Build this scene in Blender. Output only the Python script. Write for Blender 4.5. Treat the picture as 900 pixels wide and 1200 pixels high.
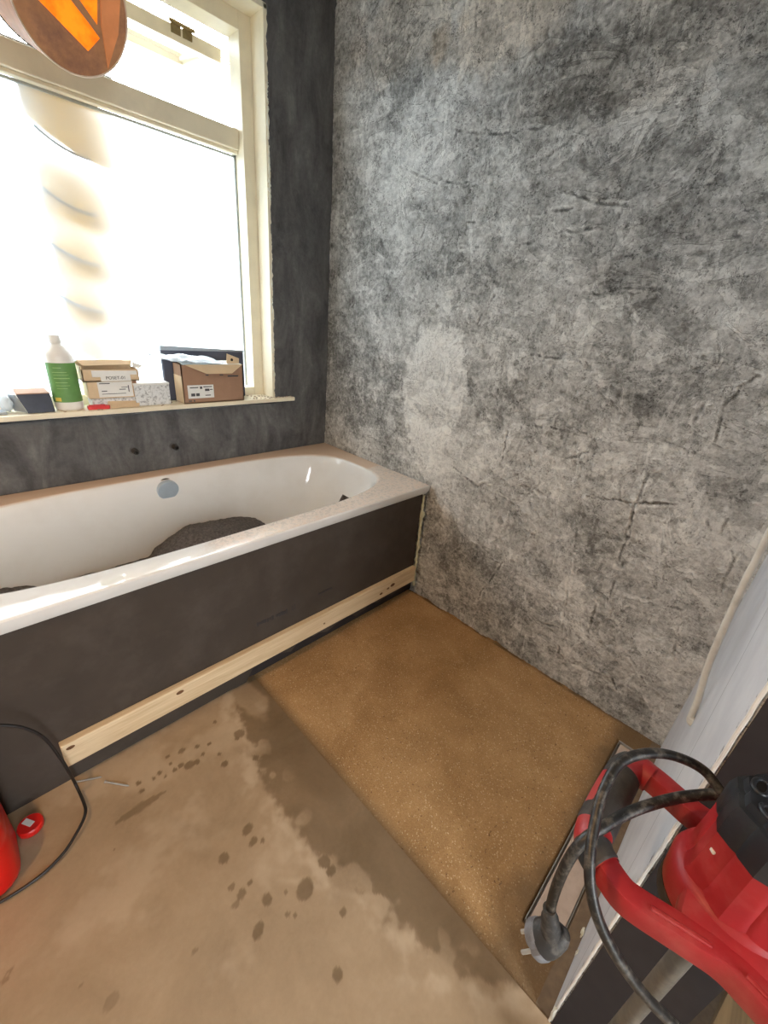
import bpy, bmesh, math, random
import numpy as np
from mathutils import Vector, Matrix, Quaternion

for o in list(bpy.data.objects):
    bpy.data.objects.remove(o)
SC = bpy.context.scene
COL = SC.collection
random.seed(7)
RNG = np.random.default_rng(11)

# ------------------------------------------------------------------ camera
CAM = Vector((-1.4722, -1.8738, 1.2690)); FPX = 485.44
YAW, PITCH, ROLL = 0.8272, -0.4335, 0.0957
_f = Vector((math.sin(YAW)*math.cos(PITCH), math.cos(YAW)*math.cos(PITCH), math.sin(PITCH)))
_r0 = Vector((math.cos(YAW), -math.sin(YAW), 0)); _u0 = _r0.cross(_f)
_r = _r0*math.cos(ROLL) + _u0*math.sin(ROLL)
_u = -_r0*math.sin(ROLL) + _u0*math.cos(ROLL)
cam_data = bpy.data.cameras.new('camera'); cam = bpy.data.objects.new('camera', cam_data); COL.objects.link(cam)
M = Matrix((_r, _u, -_f)).transposed().to_4x4(); M.translation = CAM
cam.matrix_world = M
cam_data.sensor_fit = 'HORIZONTAL'; cam_data.sensor_width = 36.0
cam_data.lens = FPX/900*36.0; cam_data.clip_start = 0.02
SC.camera = cam

def ray(px):
    return _r*((px[0]-450)/FPX) + _u*((600-px[1])/FPX) + _f
def on(px, ax, v):
    """the point where a photo pixel's ray meets the plane ax = v"""
    d = ray(px); i = 'xyz'.index(ax)
    return CAM + d*((v-CAM[i])/d[i])

# ------------------------------------------------------------------ world, lamps, exposure
world = bpy.data.worlds.new('sky'); SC.world = world; world.use_nodes = True
bg = world.node_tree.nodes['Background']
bg.inputs['Color'].default_value = (0.93, 0.97, 1.0, 1)
bg.inputs['Strength'].default_value = 17.5
LAMP_POS = Vector((-1.95, -1.25, 2.20)); LAMP_W = 46.0
SC.view_settings.view_transform = 'Standard'
SC.view_settings.look = 'None'
SC.view_settings.exposure = 0.0
SC.view_settings.gamma = 1.0
SC.view_settings.use_curve_mapping = False
SC.cycles.max_bounces = 14; SC.cycles.diffuse_bounces = 7; SC.cycles.glossy_bounces = 5
SC.cycles.transmission_bounces = 10; SC.cycles.transparent_max_bounces = 10
SC.cycles.use_denoising = True; SC.cycles.denoising_prefilter = 'NONE'
SC.cycles.sample_clamp_indirect = 12.0
SC.cycles.use_guiding = True; SC.cycles.guiding_training_samples = 24
# light sampling portal in the window opening (emits nothing itself)
pl = bpy.data.lights.new('window_portal', 'AREA'); pl.shape = 'RECTANGLE'; pl.size = 1.45; pl.size_y = 1.33
pl.cycles.is_portal = True
po = bpy.data.objects.new('window_portal', pl); COL.objects.link(po)
po.location = (-1.12, 0.30, 1.55); po.rotation_euler = (math.radians(-90), 0, 0)

# ------------------------------------------------------------------ helpers
def tag(o, label=None, cat=None, group=None, kind=None):
    if label: o['label'] = label
    if cat: o['category'] = cat
    if group: o['group'] = group
    if kind: o['kind'] = kind
    return o
def empty(name, loc, rot=(0, 0, 0)):
    o = bpy.data.objects.new(name, None); COL.objects.link(o)
    o.empty_display_size = .05; o.location = loc; o.rotation_euler = rot
    return o
def obj(name, bm, mat, parent=None, smooth=False, world_coords=True):
    """link a bmesh as one mesh object; vertices are in world coordinates and are moved into the parent's frame"""
    me = bpy.data.meshes.new(name)
    bmesh.ops.recalc_face_normals(bm, faces=bm.faces[:])
    if parent is not None and world_coords:
        pm = parent_matrix(parent).inverted()
        bm.transform(pm)
    bm.to_mesh(me); bm.free()
    if smooth:
        me.polygons.foreach_set('use_smooth', [True]*len(me.polygons))
        if smooth != 'all':
            me.set_sharp_from_angle(angle=math.radians(38))
    me.materials.append(mat)
    o = bpy.data.objects.new(name, me); COL.objects.link(o)
    if parent is not None: o.parent = parent
    return o
def parent_matrix(o):
    m = Matrix.LocRotScale(o.location, o.rotation_euler, o.scale)
    return parent_matrix(o.parent) @ m if o.parent else m
NB = bmesh.new
def box(bm, lo, hi, bev=0.0, seg=2, mat=None):
    lo = Vector(lo); hi = Vector(hi)
    c = (lo+hi)/2; s = hi-lo
    t = bmesh.new()
    bmesh.ops.create_cube(t, size=1.0)
    for v in t.verts: v.co = Vector((v.co.x*s.x, v.co.y*s.y, v.co.z*s.z)) + c
    if bev > 0:
        bmesh.ops.bevel(t, geom=t.edges[:], offset=bev, segments=seg, affect='EDGES', profile=.5)
    if mat is not None: t.transform(mat)
    merge(bm, t); return bm
def merge(bm, t):
    vm = {v: bm.verts.new(v.co) for v in t.verts}
    for f in t.faces:
        try: bm.faces.new([vm[v] for v in f.verts])
        except ValueError: pass
    t.free()
def BOX(lo, hi, bev=0.0, seg=2, mat=None): return box(NB(), lo, hi, bev, seg, mat)
def catmull(pts, n=8, closed=False):
    P = [Vector(p) for p in pts]; out = []
    m = len(P)
    rng = range(m) if closed else range(m-1)
    for i in rng:
        if closed: p0, p1, p2, p3 = P[i-1], P[i], P[(i+1) % m], P[(i+2) % m]
        else: p0, p1, p2, p3 = P[max(i-1, 0)], P[i], P[i+1], P[min(i+2, m-1)]
        for k in range(n):
            t = k/n
            out.append(.5*((2*p1)+(p2-p0)*t+(2*p0-5*p1+4*p2-p3)*t*t+(3*p1-p0-3*p2+p3)*t**3))
    if not closed: out.append(P[-1])
    return out
def frames(pts, closed=False, up=None):
    n = len(pts); T = []
    for i in range(n):
        a = pts[i-1] if (i > 0 or closed) else pts[i]
        b = pts[(i+1) % n] if (i < n-1 or closed) else pts[i]
        T.append((b-a).normalized())
    out = []
    if up is not None:
        for t in T:
            s = Vector(up).cross(t).normalized(); out.append((t, s, t.cross(s)))
        return out
    t0 = T[0]; a = Vector((0, 0, 1)) if abs(t0.z) < .9 else Vector((1, 0, 0))
    s = a.cross(t0).normalized()
    for i, t in enumerate(T):
        if i:
            q = T[i-1].rotation_difference(t); s = (q @ s).normalized()
        out.append((t, s, t.cross(s)))
    return out
def sweep(bm, pts, sec, closed=False, up=None, scale=None, caps=True):
    """sec: list of (a,b) in the side / binormal axes"""
    pts = [Vector(p) for p in pts]
    F = frames(pts, closed, up); rings = []
    for i, (p, (t, s, b)) in enumerate(zip(pts, F)):
        k = scale[i] if scale is not None else 1.0
        rings.append([bm.verts.new(p + s*(a*k) + b*(c*k)) for a, c in sec])
    m = len(sec); n = len(rings)
    for i in range(n if closed else n-1):
        A, B = rings[i], rings[(i+1) % n]
        for j in range(m):
            bm.faces.new((A[j], A[(j+1) % m], B[(j+1) % m], B[j]))
    if caps and not closed:
        bm.faces.new(rings[0][::-1]); bm.faces.new(rings[-1])
    return bm
def circ(r, n=12, ph=0.0): return [(r*math.cos(2*math.pi*i/n+ph), r*math.sin(2*math.pi*i/n+ph)) for i in range(n)]
def rrect(w, h, r, k=3):
    out = []
    for cx, cy, a0 in ((w/2-r, h/2-r, 0), (-w/2+r, h/2-r, 90), (-w/2+r, -h/2+r, 180), (w/2-r, -h/2+r, 270)):
        for i in range(k+1):
            a = math.radians(a0+90*i/k); out.append((cx+r*math.cos(a), cy+r*math.sin(a)))
    return out
def tube(bm, pts, r, n=12, scale=None, caps=True): return sweep(bm, pts, circ(r, n), scale=scale, caps=caps)
def lathe(bm, prof, c=(0, 0, 0), n=32, axis=None, rmod=None):
    """prof: (radius, height) list; rmod(theta, i) multiplies the radius"""
    c = Vector(c); rings = []
    q = Vector((0, 0, 1)).rotation_difference(Vector(axis)) if axis is not None else Quaternion()
    for i, (r, h) in enumerate(prof):
        if r < 1e-6: rings.append([bm.verts.new(c + q @ Vector((0, 0, h)))]); continue
        ring = []
        for j in range(n):
            a = 2*math.pi*j/n; k = rmod(a, i) if rmod else 1
            ring.append(bm.verts.new(c + q @ Vector((r*k*math.cos(a), r*k*math.sin(a), h))))
        rings.append(ring)
    for A, B in zip(rings, rings[1:]):
        for j in range(n):
            if len(A) == 1 and len(B) == 1: continue
            if len(A) == 1: bm.faces.new((A[0], B[(j+1) % n], B[j]))
            elif len(B) == 1: bm.faces.new((A[j], A[(j+1) % n], B[0]))
            else: bm.faces.new((A[j], A[(j+1) % n], B[(j+1) % n], B[j]))
    if len(rings[0]) > 1: bm.faces.new(rings[0][::-1])
    if len(rings[-1]) > 1: bm.faces.new(rings[-1])
    return bm
def prism(bm, poly, d):
    """closed outline of 3-D points extruded by the vector d"""
    A = [bm.verts.new(Vector(p)) for p in poly]; B = [bm.verts.new(Vector(p)+Vector(d)) for p in poly]
    n = len(A)
    bm.faces.new(A[::-1]); bm.faces.new(B)
    for i in range(n): bm.faces.new((A[i], A[(i+1) % n], B[(i+1) % n], B[i]))
    return bm
def grid_obj(name, X, mat, parent=None, attrs=None, smooth=True):
    """X: (n,m,3) array of points"""
    n, m, _ = X.shape
    me = bpy.data.meshes.new(name)
    idx = np.arange(n*m).reshape(n, m)
    q = np.stack([idx[:-1, :-1], idx[1:, :-1], idx[1:, 1:], idx[:-1, 1:]], -1).reshape(-1, 4)
    me.vertices.add(n*m); me.vertices.foreach_set('co', X.astype(np.float32).ravel())
    me.loops.add(q.size); me.loops.foreach_set('vertex_index', q.ravel().astype(np.int32))
    me.polygons.add(len(q)); me.polygons.foreach_set('loop_start', (np.arange(len(q))*4).astype(np.int32))
    me.polygons.foreach_set('use_smooth', [smooth]*len(q))
    me.update(calc_edges=True); me.validate()
    for k, a in (attrs or {}).items():
        at = me.attributes.new(k, 'FLOAT', 'POINT'); at.data.foreach_set('value', a.astype(np.float32).ravel())
    me.materials.append(mat)
    o = bpy.data.objects.new(name, me); COL.objects.link(o)
    if parent is not None: o.parent = parent
    return o
def vnoise(u, v, seed):
    """smooth value noise on arrays, range about -1..1"""
    rg = np.random.default_rng(seed); T = rg.uniform(-1, 1, (256, 256))
    iu = np.floor(u).astype(int); iv = np.floor(v).astype(int); fu = u-iu; fv = v-iv
    fu = fu*fu*(3-2*fu); fv = fv*fv*(3-2*fv)
    g = lambda a, b: T[a % 256, b % 256]
    return (g(iu, iv)*(1-fu)+g(iu+1, iv)*fu)*(1-fv)+(g(iu, iv+1)*(1-fu)+g(iu+1, iv+1)*fu)*fv
def fbm(u, v, seed, octs=5, gain=.55):
    s = 0; a = 1; t = 0
    for k in range(octs):
        s = s + a*vnoise(u*2**k+17.3*k, v*2**k+9.1*k, seed+k); t += a; a *= gain
    return s/t
def sstep(a, b, x):
    t = np.clip((x-a)/(b-a), 0, 1); return t*t*(3-2*t)

# ------------------------------------------------------------------ materials
class N:
    """small node-tree builder"""
    def __init__(s, name):
        s.m = bpy.data.materials.new(name); s.m.use_nodes = True; s.t = s.m.node_tree
        s.b = s.t.nodes['Principled BSDF']; s.out = s.t.nodes['Material Output']
    def n(s, kind, **kw):
        x = s.t.nodes.new('ShaderNode'+kind)
        for k, v in kw.items(): setattr(x, k, v)
        return x
    def l(s, a, b): s.t.links.new(a, b)
    def co(s, scale=(1, 1, 1), rot=(0, 0, 0), loc=(0, 0, 0), kind='Object'):
        c = s.n('TexCoord'); m = s.n('Mapping')
        m.inputs['Scale'].default_value = scale; m.inputs['Rotation'].default_value = rot; m.inputs['Location'].default_value = loc
        s.l(c.outputs[kind], m.inputs['Vector']); return m.outputs['Vector']
    def noise(s, vec, scale, detail=4, rough=.55, dist=0.0):
        x = s.n('TexNoise'); x.inputs['Scale'].default_value = scale; x.inputs['Detail'].default_value = detail
        x.inputs['Roughness'].default_value = rough; x.inputs['Distortion'].default_value = dist
        s.l(vec, x.inputs['Vector']); return x.outputs['Fac']
    def ramp(s, fac, stops, interp='LINEAR'):
        x = s.n('ValToRGB'); x.color_ramp.interpolation = interp
        e = x.color_ramp.elements
        while len(e) < len(stops): e.new(.5)
        for el, (p, c) in zip(e, stops):
            el.position = p; el.color = tuple(c)+(1,) if isinstance(c, (tuple, list)) else (c, c, c, 1)
        s.l(fac, x.inputs['Fac']); return x.outputs['Color']
    def mix(s, fac, a, b, mode='MIX'):
        x = s.n('Mix', data_type='RGBA', blend_type=mode)
        for sock, v in ((x.inputs[0], fac), (x.inputs[6], a), (x.inputs[7], b)):
            if hasattr(v, 'is_linked'): s.l(v, sock)
            elif isinstance(v, (tuple, list)): sock.default_value = tuple(v)+(1,) if len(v) == 3 else v
            else: sock.default_value = v if sock.type == 'VALUE' else (v, v, v, 1)
        return x.outputs[2]
    def math(s, op, a, b=0.0):
        x = s.n('Math', operation=op)
        for i, v in enumerate((a, b)):
            if hasattr(v, 'is_linked'): s.l(v, x.inputs[i])
            else: x.inputs[i].default_value = v
        return x.outputs[0]
    def attr(s, name):
        x = s.n('Attribute'); x.attribute_name = name; return x.outputs['Fac']
    def bump(s, h, strength=.3, dist=.01):
        x = s.n('Bump'); x.inputs['Strength'].default_value = strength; x.inputs['Distance'].default_value = dist
        s.l(h, x.inputs['Height']); s.l(x.outputs['Normal'], s.b.inputs['Normal'])
    def set(s, **kw):
        for k, v in kw.items():
            sock = s.b.inputs[k.replace('_', ' ')]
            if hasattr(v, 'is_linked'): s.l(v, sock)
            elif isinstance(v, (tuple, list)) and len(v) == 3 and sock.type == 'RGBA': sock.default_value = tuple(v)+(1,)
            else: sock.default_value = v
        return s.m
def srgb(r, g, b):
    f = lambda c: (c/255/12.92) if c/255 <= .04045 else ((c/255+.055)/1.055)**2.4
    return (f(r), f(g), f(b))
def plain(name, col, rough=.5, var=.12, scale=40, metal=0.0, bump=.0, spec=.5, dirt=None, dscale=25, damt=.5, **kw):
    """procedural material: colour with a little noise, optional dusty patches and fine bump"""
    k = N(name); v = k.co()
    n = k.noise(v, scale, 4)
    c = k.ramp(n, [(.3, tuple(x*(1-var) for x in col)), (.7, tuple(min(1, x*(1+var)) for x in col))])
    if dirt is not None:
        d = k.ramp(k.noise(v, dscale, 6, .65), [(.48, 0.0), (.72, damt)])
        c = k.mix(d, c, dirt)
    if bump: k.bump(n, bump, .002)
    k.set(Base_Color=c, Roughness=rough, Metallic=metal, Specular_IOR_Level=spec, **kw)
    return k.m

def m_plaster_right():
    k = N('grey_skim_plaster'); v = k.co()
    tone = k.attr('tone')
    vs = k.co(scale=(1, .6, 1.0), rot=(.3, 0, 0))
    n1 = k.noise(vs, 8, 8, .66, .8); n2 = k.noise(v, 70, 6, .75); n3 = k.noise(k.co(scale=(1, .35, 1), rot=(-.5, 0, 0)), 30, 5, .65, .6)
    n4 = k.noise(v, 15, 3, .5)
    a = k.math('MULTIPLY', k.math('SUBTRACT', n1, .5), .50)
    b = k.math('MULTIPLY', k.math('SUBTRACT', n2, .5), 1.15)
    c = k.math('MULTIPLY', k.math('SUBTRACT', n3, .5), .45)
    s = k.math('ADD', k.math('ADD', a, b), k.math('ADD', c, tone))
    # open pores and light scrapes in patches
    pore = k.math('MULTIPLY', k.ramp(k.noise(v, 150, 3, .7), [(.56, 0.0), (.66, 1.0)]), k.ramp(n4, [(.45, 0.0), (.6, 1.0)]))
    s = k.math('SUBTRACT', s, k.math('MULTIPLY', pore, .30))
    scr = k.math('MULTIPLY', k.ramp(n3, [(.57, 0.0), (.63, 1.0)]), k.ramp(n4, [(.35, 1.0), (.5, 0.0)]))
    s = k.math('ADD', s, k.math('MULTIPLY', scr, .13))
    # thin skim layers with crisp torn edges
    n5 = k.noise(k.co(scale=(1, .55, 1), rot=(.4, 0, 0)), 7, 9, .62, .9); n6 = k.noise(k.co(scale=(1, 1, .55), rot=(-.3, 0, 0), loc=(3, 1, 2)), 12, 9, .66, .7)
    p5 = k.ramp(n5, [(.512, 0.0), (.522, 1.0)]); p6 = k.ramp(n6, [(.555, 0.0), (.565, 1.0)]); p7 = k.ramp(n6, [(.40, 1.0), (.412, 0.0)])
    e5 = k.ramp(n5, [(.504, 0.0), (.512, 1.0), (.518, 0.0)])
    s = k.math('ADD', s, k.math('SUBTRACT', k.math('MULTIPLY', p5, .10), .05))
    s = k.math('ADD', s, k.math('SUBTRACT', k.math('MULTIPLY', p6, .15), k.math('MULTIPLY', p7, .12)))
    s = k.math('SUBTRACT', s, k.math('MULTIPLY', e5, .10))
    col = k.ramp(s, [(.0, srgb(88, 88, 86)), (.28, srgb(136, 136, 133)), (.52, srgb(184, 184, 181)), (.75, srgb(220, 220, 217)), (1.0, srgb(244, 244, 240))])
    warm = k.attr('warm')
    col = k.mix(warm, col, k.mix(1.0, col, srgb(236, 214, 188), 'MULTIPLY'))
    h = k.math('ADD', k.math('MULTIPLY', n2, .6), k.math('ADD', n3, n1))
    h = k.math('ADD', h, k.math('MULTIPLY', k.math('ADD', p5, p6), .35)); h = k.math('SUBTRACT', h, k.math('MULTIPLY', pore, .3))
    k.bump(h, .8, .010)
    return k.set(Base_Color=col, Roughness=.85, Specular_IOR_Level=.25)
def m_plaster_shaded():  # plaster coloured darker to hold the backlit wall's shade
    k = N('shaded_cement_plaster'); v = k.co()
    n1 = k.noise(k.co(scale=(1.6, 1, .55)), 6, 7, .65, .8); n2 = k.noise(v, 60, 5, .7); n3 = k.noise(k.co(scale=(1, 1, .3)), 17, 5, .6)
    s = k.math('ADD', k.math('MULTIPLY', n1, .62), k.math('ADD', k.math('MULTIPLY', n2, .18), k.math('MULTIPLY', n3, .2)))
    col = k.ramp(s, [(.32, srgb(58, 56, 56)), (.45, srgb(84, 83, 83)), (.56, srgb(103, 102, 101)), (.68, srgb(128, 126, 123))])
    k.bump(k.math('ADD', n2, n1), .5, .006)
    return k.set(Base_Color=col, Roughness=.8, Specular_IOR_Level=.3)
def m_floor():
    k = N('tan_screed_floor'); v = k.co()
    wet = k.attr('wet'); pale = k.attr('pale')
    n1 = k.noise(v, 5, 6, .6, .5); n2 = k.noise(v, 90, 5, .7)
    s = k.math('ADD', k.math('MULTIPLY', n1, .8), k.math('MULTIPLY', n2, .2))
    dry = k.ramp(s, [(.3, srgb(146, 124, 98)), (.5, srgb(163, 140, 112)), (.7, srgb(177, 154, 126))])
    dry = k.mix(pale, dry, srgb(198, 178, 152))
    w = k.ramp(s, [(.3, srgb(110, 91, 66)), (.6, srgb(130, 108, 82)), (.8, srgb(147, 124, 96))])
    c = k.mix(wet, dry, w)
    r = k.math('SUBTRACT', .62, k.math('MULTIPLY', wet, .08))
    k.bump(k.math('ADD', n2, n1), .12, .003)
    return k.set(Base_Color=c, Roughness=r, Specular_IOR_Level=.35)
def m_sand():
    k = N('brown_sand_screed'); v = k.co()
    n1 = k.noise(v, 6, 6, .6, .4); n2 = k.noise(v, 240, 3, .7)
    vo = k.n('TexVoronoi'); vo.inputs['Scale'].default_value = 330; k.l(v, vo.inputs['Vector'])
    s = k.math('ADD', k.math('MULTIPLY', n1, .55), k.math('MULTIPLY', n2, .45))
    c = k.ramp(s, [(.3, srgb(142, 109, 70)), (.5, srgb(175, 138, 94)), (.72, srgb(204, 168, 122))])
    grit = k.ramp(vo.outputs['Color'], [(.80, 0.0), (.9, .75)])
    c = k.mix(grit, c, srgb(222, 196, 158))
    gd = k.ramp(k.noise(v, 120, 2, .5), [(.66, 0.0), (.72, .7)])
    c = k.mix(gd, c, srgb(92, 62, 42))
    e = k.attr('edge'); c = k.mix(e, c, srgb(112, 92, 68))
    k.bump(k.math('ADD', n2, vo.outputs['Distance']), .5, .003)
    return k.set(Base_Color=c, Roughness=.8, Specular_IOR_Level=.25)
def m_wood(name, a, b, scale=1.0, axis='x', rough=.6):
    k = N(name)
    st = {'x': (.06, 1, 1), 'y': (1, .06, 1), 'z': (1, 1, .06)}[axis]
    v = k.co(scale=st)
    n1 = k.noise(v, 38*scale, 5, .6, 1.2); n2 = k.noise(v, 160*scale, 3, .6)
    s = k.math('ADD', k.math('MULTIPLY', n1, .75), k.math('MULTIPLY', n2, .25))
    c = k.ramp(s, [(.32, a), (.62, b)])
    k.bump(s, .15, .002)
    return k.set(Base_Color=c, Roughness=rough)
def m_paint(name, col, rough=.35):
    return plain(name, col, rough, .04, 12, dirt=tuple(x*.72 for x in col), dscale=9, damt=.35)
def m_frost():
    """acid-etched pane: scatters widely, with a little straight-through light"""
    k = N('frosted_glass')
    k.bump(k.noise(k.co(), 300, 2), .05, .001)
    k.set(Base_Color=(.93, .98, 1.0), Roughness=.55, Transmission_Weight=1.0, IOR=1.35)
    tl = k.n('BsdfTranslucent'); tl.inputs['Color'].default_value = (.90, .97, 1.0, 1)
    tr = k.n('BsdfTransparent'); tr.inputs['Color'].default_value = (.95, .98, 1.0, 1)
    m1 = k.n('MixShader'); m1.inputs[0].default_value = .5; k.l(k.b.outputs[0], m1.inputs[1]); k.l(tl.outputs[0], m1.inputs[2])
    m2 = k.n('MixShader'); m2.inputs[0].default_value = .12; k.l(m1.outputs[0], m2.inputs[1]); k.l(tr.outputs[0], m2.inputs[2])
    k.l(m2.outputs[0], k.out.inputs['Surface'])
    return k.m
def m_tub():
    k = N('white_bath_enamel'); v = k.co(); g = k.n('NewGeometry')
    sx = k.n('SeparateXYZ'); k.l(k.n('TexCoord').outputs['Object'], sx.inputs[0])
    sn = k.n('SeparateXYZ'); k.l(g.outputs['Normal'], sn.inputs[0])
    up = k.ramp(sn.outputs['Z'], [(.75, 0.0), (.95, 1.0)])
    # mortar dust lies on the rim along the two walls
    mb = k.n('MapRange'); mb.inputs['From Min'].default_value = -.105; mb.inputs['From Max'].default_value = -.065
    k.l(sx.outputs['Y'], mb.inputs['Value'])
    mr = k.n('MapRange'); mr.inputs['From Min'].default_value = -.20; mr.inputs['From Max'].default_value = -.09
    k.l(sx.outputs['X'], mr.inputs['Value'])
    mm = k.math('MAXIMUM', mb.outputs[0], k.math('MULTIPLY', mr.outputs[0], .55))
    d = k.ramp(k.math('ADD', mm, k.math('MULTIPLY', k.math('SUBTRACT', k.noise(v, 60, 6, .7), .5), .9)), [(.25, 0.0), (.75, 1.0)])
    d = k.math('MULTIPLY', k.math('MULTIPLY', d, up), .75)
    film = k.ramp(k.noise(v, 9, 5, .6), [(.45, 0.0), (.7, .25)])
    c = k.mix(film, srgb(228, 227, 224), srgb(208, 204, 196))
    c = k.mix(d, c, srgb(200, 164, 128))
    r = k.math('ADD', .07, k.math('MULTIPLY', d, .5))
    return k.set(Base_Color=c, Roughness=r, Coat_Weight=.4, Coat_Roughness=.06)
def m_wall_white():
    k = N('pale_blue_white_paint'); v = k.co()
    n = k.noise(v, 8, 5, .6)
    c = k.ramp(n, [(.3, srgb(196, 198, 204)), (.7, srgb(216, 218, 222))])
    sx = k.n('SeparateXYZ'); k.l(k.n('TexCoord').outputs['Object'], sx.inputs[0])
    # dark smears beside the corner bead
    mp = k.n('MapRange'); mp.inputs['From Min'].default_value = -.86; mp.inputs['From Max'].default_value = -.905
    k.l(sx.outputs['X'], mp.inputs['Value'])
    ns = k.noise(k.co(scale=(.6, 1, 2.6)), 30, 6, .75)
    d = k.ramp(k.math('MULTIPLY', mp.outputs[0], ns), [(.52, 0.0), (.6, .85)])
    c = k.mix(d, c, srgb(92, 90, 92))
    # thin dark line
    ln = k.math('ABSOLUTE', k.math('SUBTRACT', k.math('ADD', sx.outputs['X'], k.math('MULTIPLY', sx.outputs['Z'], -.39)), -.9405))
    lm = k.ramp(ln, [(.0015, .8), (.004, 0.0)])
    c = k.mix(lm, c, srgb(96, 98, 106))
    k.bump(n, .1, .003)
    return k.set(Base_Color=c, Roughness=.6)

MAT = {}
MAT['plaster'] = m_plaster_right(); MAT['plaster_shaded'] = m_plaster_shaded()
MAT['floor'] = m_floor(); MAT['sand'] = m_sand(); MAT['tub'] = m_tub()
MAT['white_wall'] = m_wall_white()
MAT['cream'] = m_paint('cream_gloss_paint', srgb(232, 222, 196))
MAT['ceiling'] = plain('white_ceiling_paint', srgb(236, 234, 230), .8, .03, 5)
MAT['back_wall'] = plain('bare_plaster', srgb(212, 208, 200), .85, .08, 6)
MAT['panel'] = plain('dark_grey_board', srgb(68, 60, 53), .75, .10, 9, dirt=srgb(96, 88, 82), dscale=5, damt=.4, spec=.25)
MAT['end_panel'] = plain('near_black_board', srgb(50, 45, 45), .8, .12, 30, bump=.1, spec=.25)
MAT['pine'] = m_wood('raw_pine', srgb(196, 168, 128), srgb(228, 206, 170), axis='x')
MAT['knot'] = plain('brown_knot', srgb(104, 70, 40), .7)
MAT['brown_wood'] = m_wood('brown_timber', srgb(92, 72, 48), srgb(136, 110, 76), axis='x')
MAT['frost'] = m_frost()
k = N('clear_glass'); MAT['glass'] = k.set(Base_Color=(1, 1, 1), Roughness=.0, Transmission_Weight=1.0, IOR=1.45)
MAT['gasket'] = plain('grey_gasket', srgb(168, 172, 168), .6)
MAT['steel'] = plain('galvanised_steel', srgb(168, 166, 160), .45, .2, 60, metal=.35, dirt=srgb(120, 110, 98), dscale=30, damt=.6)
MAT['rod'] = plain('dirty_steel_rod', srgb(98, 94, 87), .5, .2, 60, metal=.2, dirt=srgb(140, 132, 120), dscale=40, damt=.5)
MAT['brass'] = plain('worn_brass', srgb(150, 130, 90), .4, .2, 60, metal=.8)
MAT['dark_metal'] = plain('dark_tarnished_metal', srgb(66, 62, 58), .5, .2, 80, metal=.6)
MAT['chrome'] = plain('pale_satin_metal', srgb(190, 204, 216), .3, .03, 40, metal=.25)
MAT['foam'] = plain('yellowed_foam', srgb(206, 206, 176), .85, .12, 70, bump=.4)
MAT['red'] = plain('red_tool_plastic', srgb(158, 32, 36), .48, .12, 25, bump=.15, dirt=srgb(180, 96, 88), dscale=16, damt=.45)
MAT['pad'] = plain('dark_rubber', srgb(52, 50, 48), .7, .15, 60, bump=.2, dirt=srgb(92, 85, 78), dscale=30, damt=.4)
MAT['black_plastic'] = plain('black_plastic', srgb(34, 38, 44), .38, .1, 40, dirt=srgb(92, 94, 96), dscale=18, damt=.3)
MAT['hole'] = plain('black_hole', srgb(8, 8, 9), .9)
MAT['cord'] = plain('black_rubber_cord', srgb(24, 23, 23), .42, .2, 60, dirt=srgb(140, 134, 124), dscale=110, damt=.5)
MAT['cable'] = plain('black_cable', srgb(24, 22, 22), .45, .1, 60)
MAT['plug'] = plain('grey_plug_rubber', srgb(44, 44, 45), .6, .15, 50, dirt=srgb(124, 120, 114), dscale=60, damt=.6)
MAT['plug_face'] = plain('pale_grey_plug_face', srgb(120, 122, 128), .55, .1, 50, dirt=srgb(60, 58, 56), dscale=50, damt=.6)
MAT['conduit'] = plain('grey_white_conduit', srgb(208, 206, 198), .35, .06, 60, dirt=srgb(150, 146, 136), dscale=18, damt=.45)
MAT['tile'] = plain('pinkish_tile_cover', srgb(196, 178, 164), .5, .06, 14, dirt=srgb(150, 128, 104), dscale=22, damt=.4)
MAT['mortar'] = plain('brown_mortar', srgb(122, 104, 84), .85, .15, 60, bump=.4)
MAT['felt'] = plain('dark_grey_felt', srgb(86, 80, 76), .95, .45, 110, bump=.8, spec=.1)
MAT['white_plastic'] = plain('white_plastic', srgb(226, 224, 218), .4, .03, 20)
MAT['green'] = plain('green_label', srgb(98, 144, 78), .5, .1, 30)
MAT['green_light'] = plain('pale_green_print', srgb(150, 190, 120), .5, .05)
MAT['yellow'] = plain('yellow_print', srgb(220, 196, 92), .5, .05)
MAT['card'] = plain('brown_cardboard', srgb(156, 122, 98), .8, .06, 26)
MAT['card_light'] = plain('pale_cardboard', srgb(208, 184, 150), .8, .05, 26)
MAT['paper'] = plain('white_paper_label', srgb(224, 224, 220), .7, .03, 30)
MAT['ink'] = plain('grey_ink', srgb(74, 74, 78), .8)
k = N('printed_white_card'); v = k.co(scale=(1, 1, 1)); nn = k.ramp(k.noise(v, 95, 6, .8), [(.5, srgb(214, 216, 216)), (.62, srgb(128, 130, 130))])
MAT['print_card'] = k.set(Base_Color=nn, Roughness=.7)
MAT['navy'] = plain('blue_black_film', srgb(48, 52, 66), .32, .15, 40, bump=.15)
MAT['case'] = plain('dark_slate_case', srgb(66, 68, 82), .5, .1, 18)
MAT['case_edge'] = plain('grey_case_edge', srgb(150, 156, 160), .5, .1, 18)
k = N('clear_plastic_bag'); n = k.noise(k.co(), 40, 5); k.bump(n, .6, .004)
MAT['bag'] = k.set(Base_Color=(.80, .88, .94), Roughness=.22, Transmission_Weight=.35, IOR=1.3)
MAT['red_plastic'] = plain('bright_red_plastic', srgb(210, 32, 26), .35, .06, 20)
MAT['can_red'] = plain('red_canister_plastic', srgb(206, 24, 18), .34, .06, 20)
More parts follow.
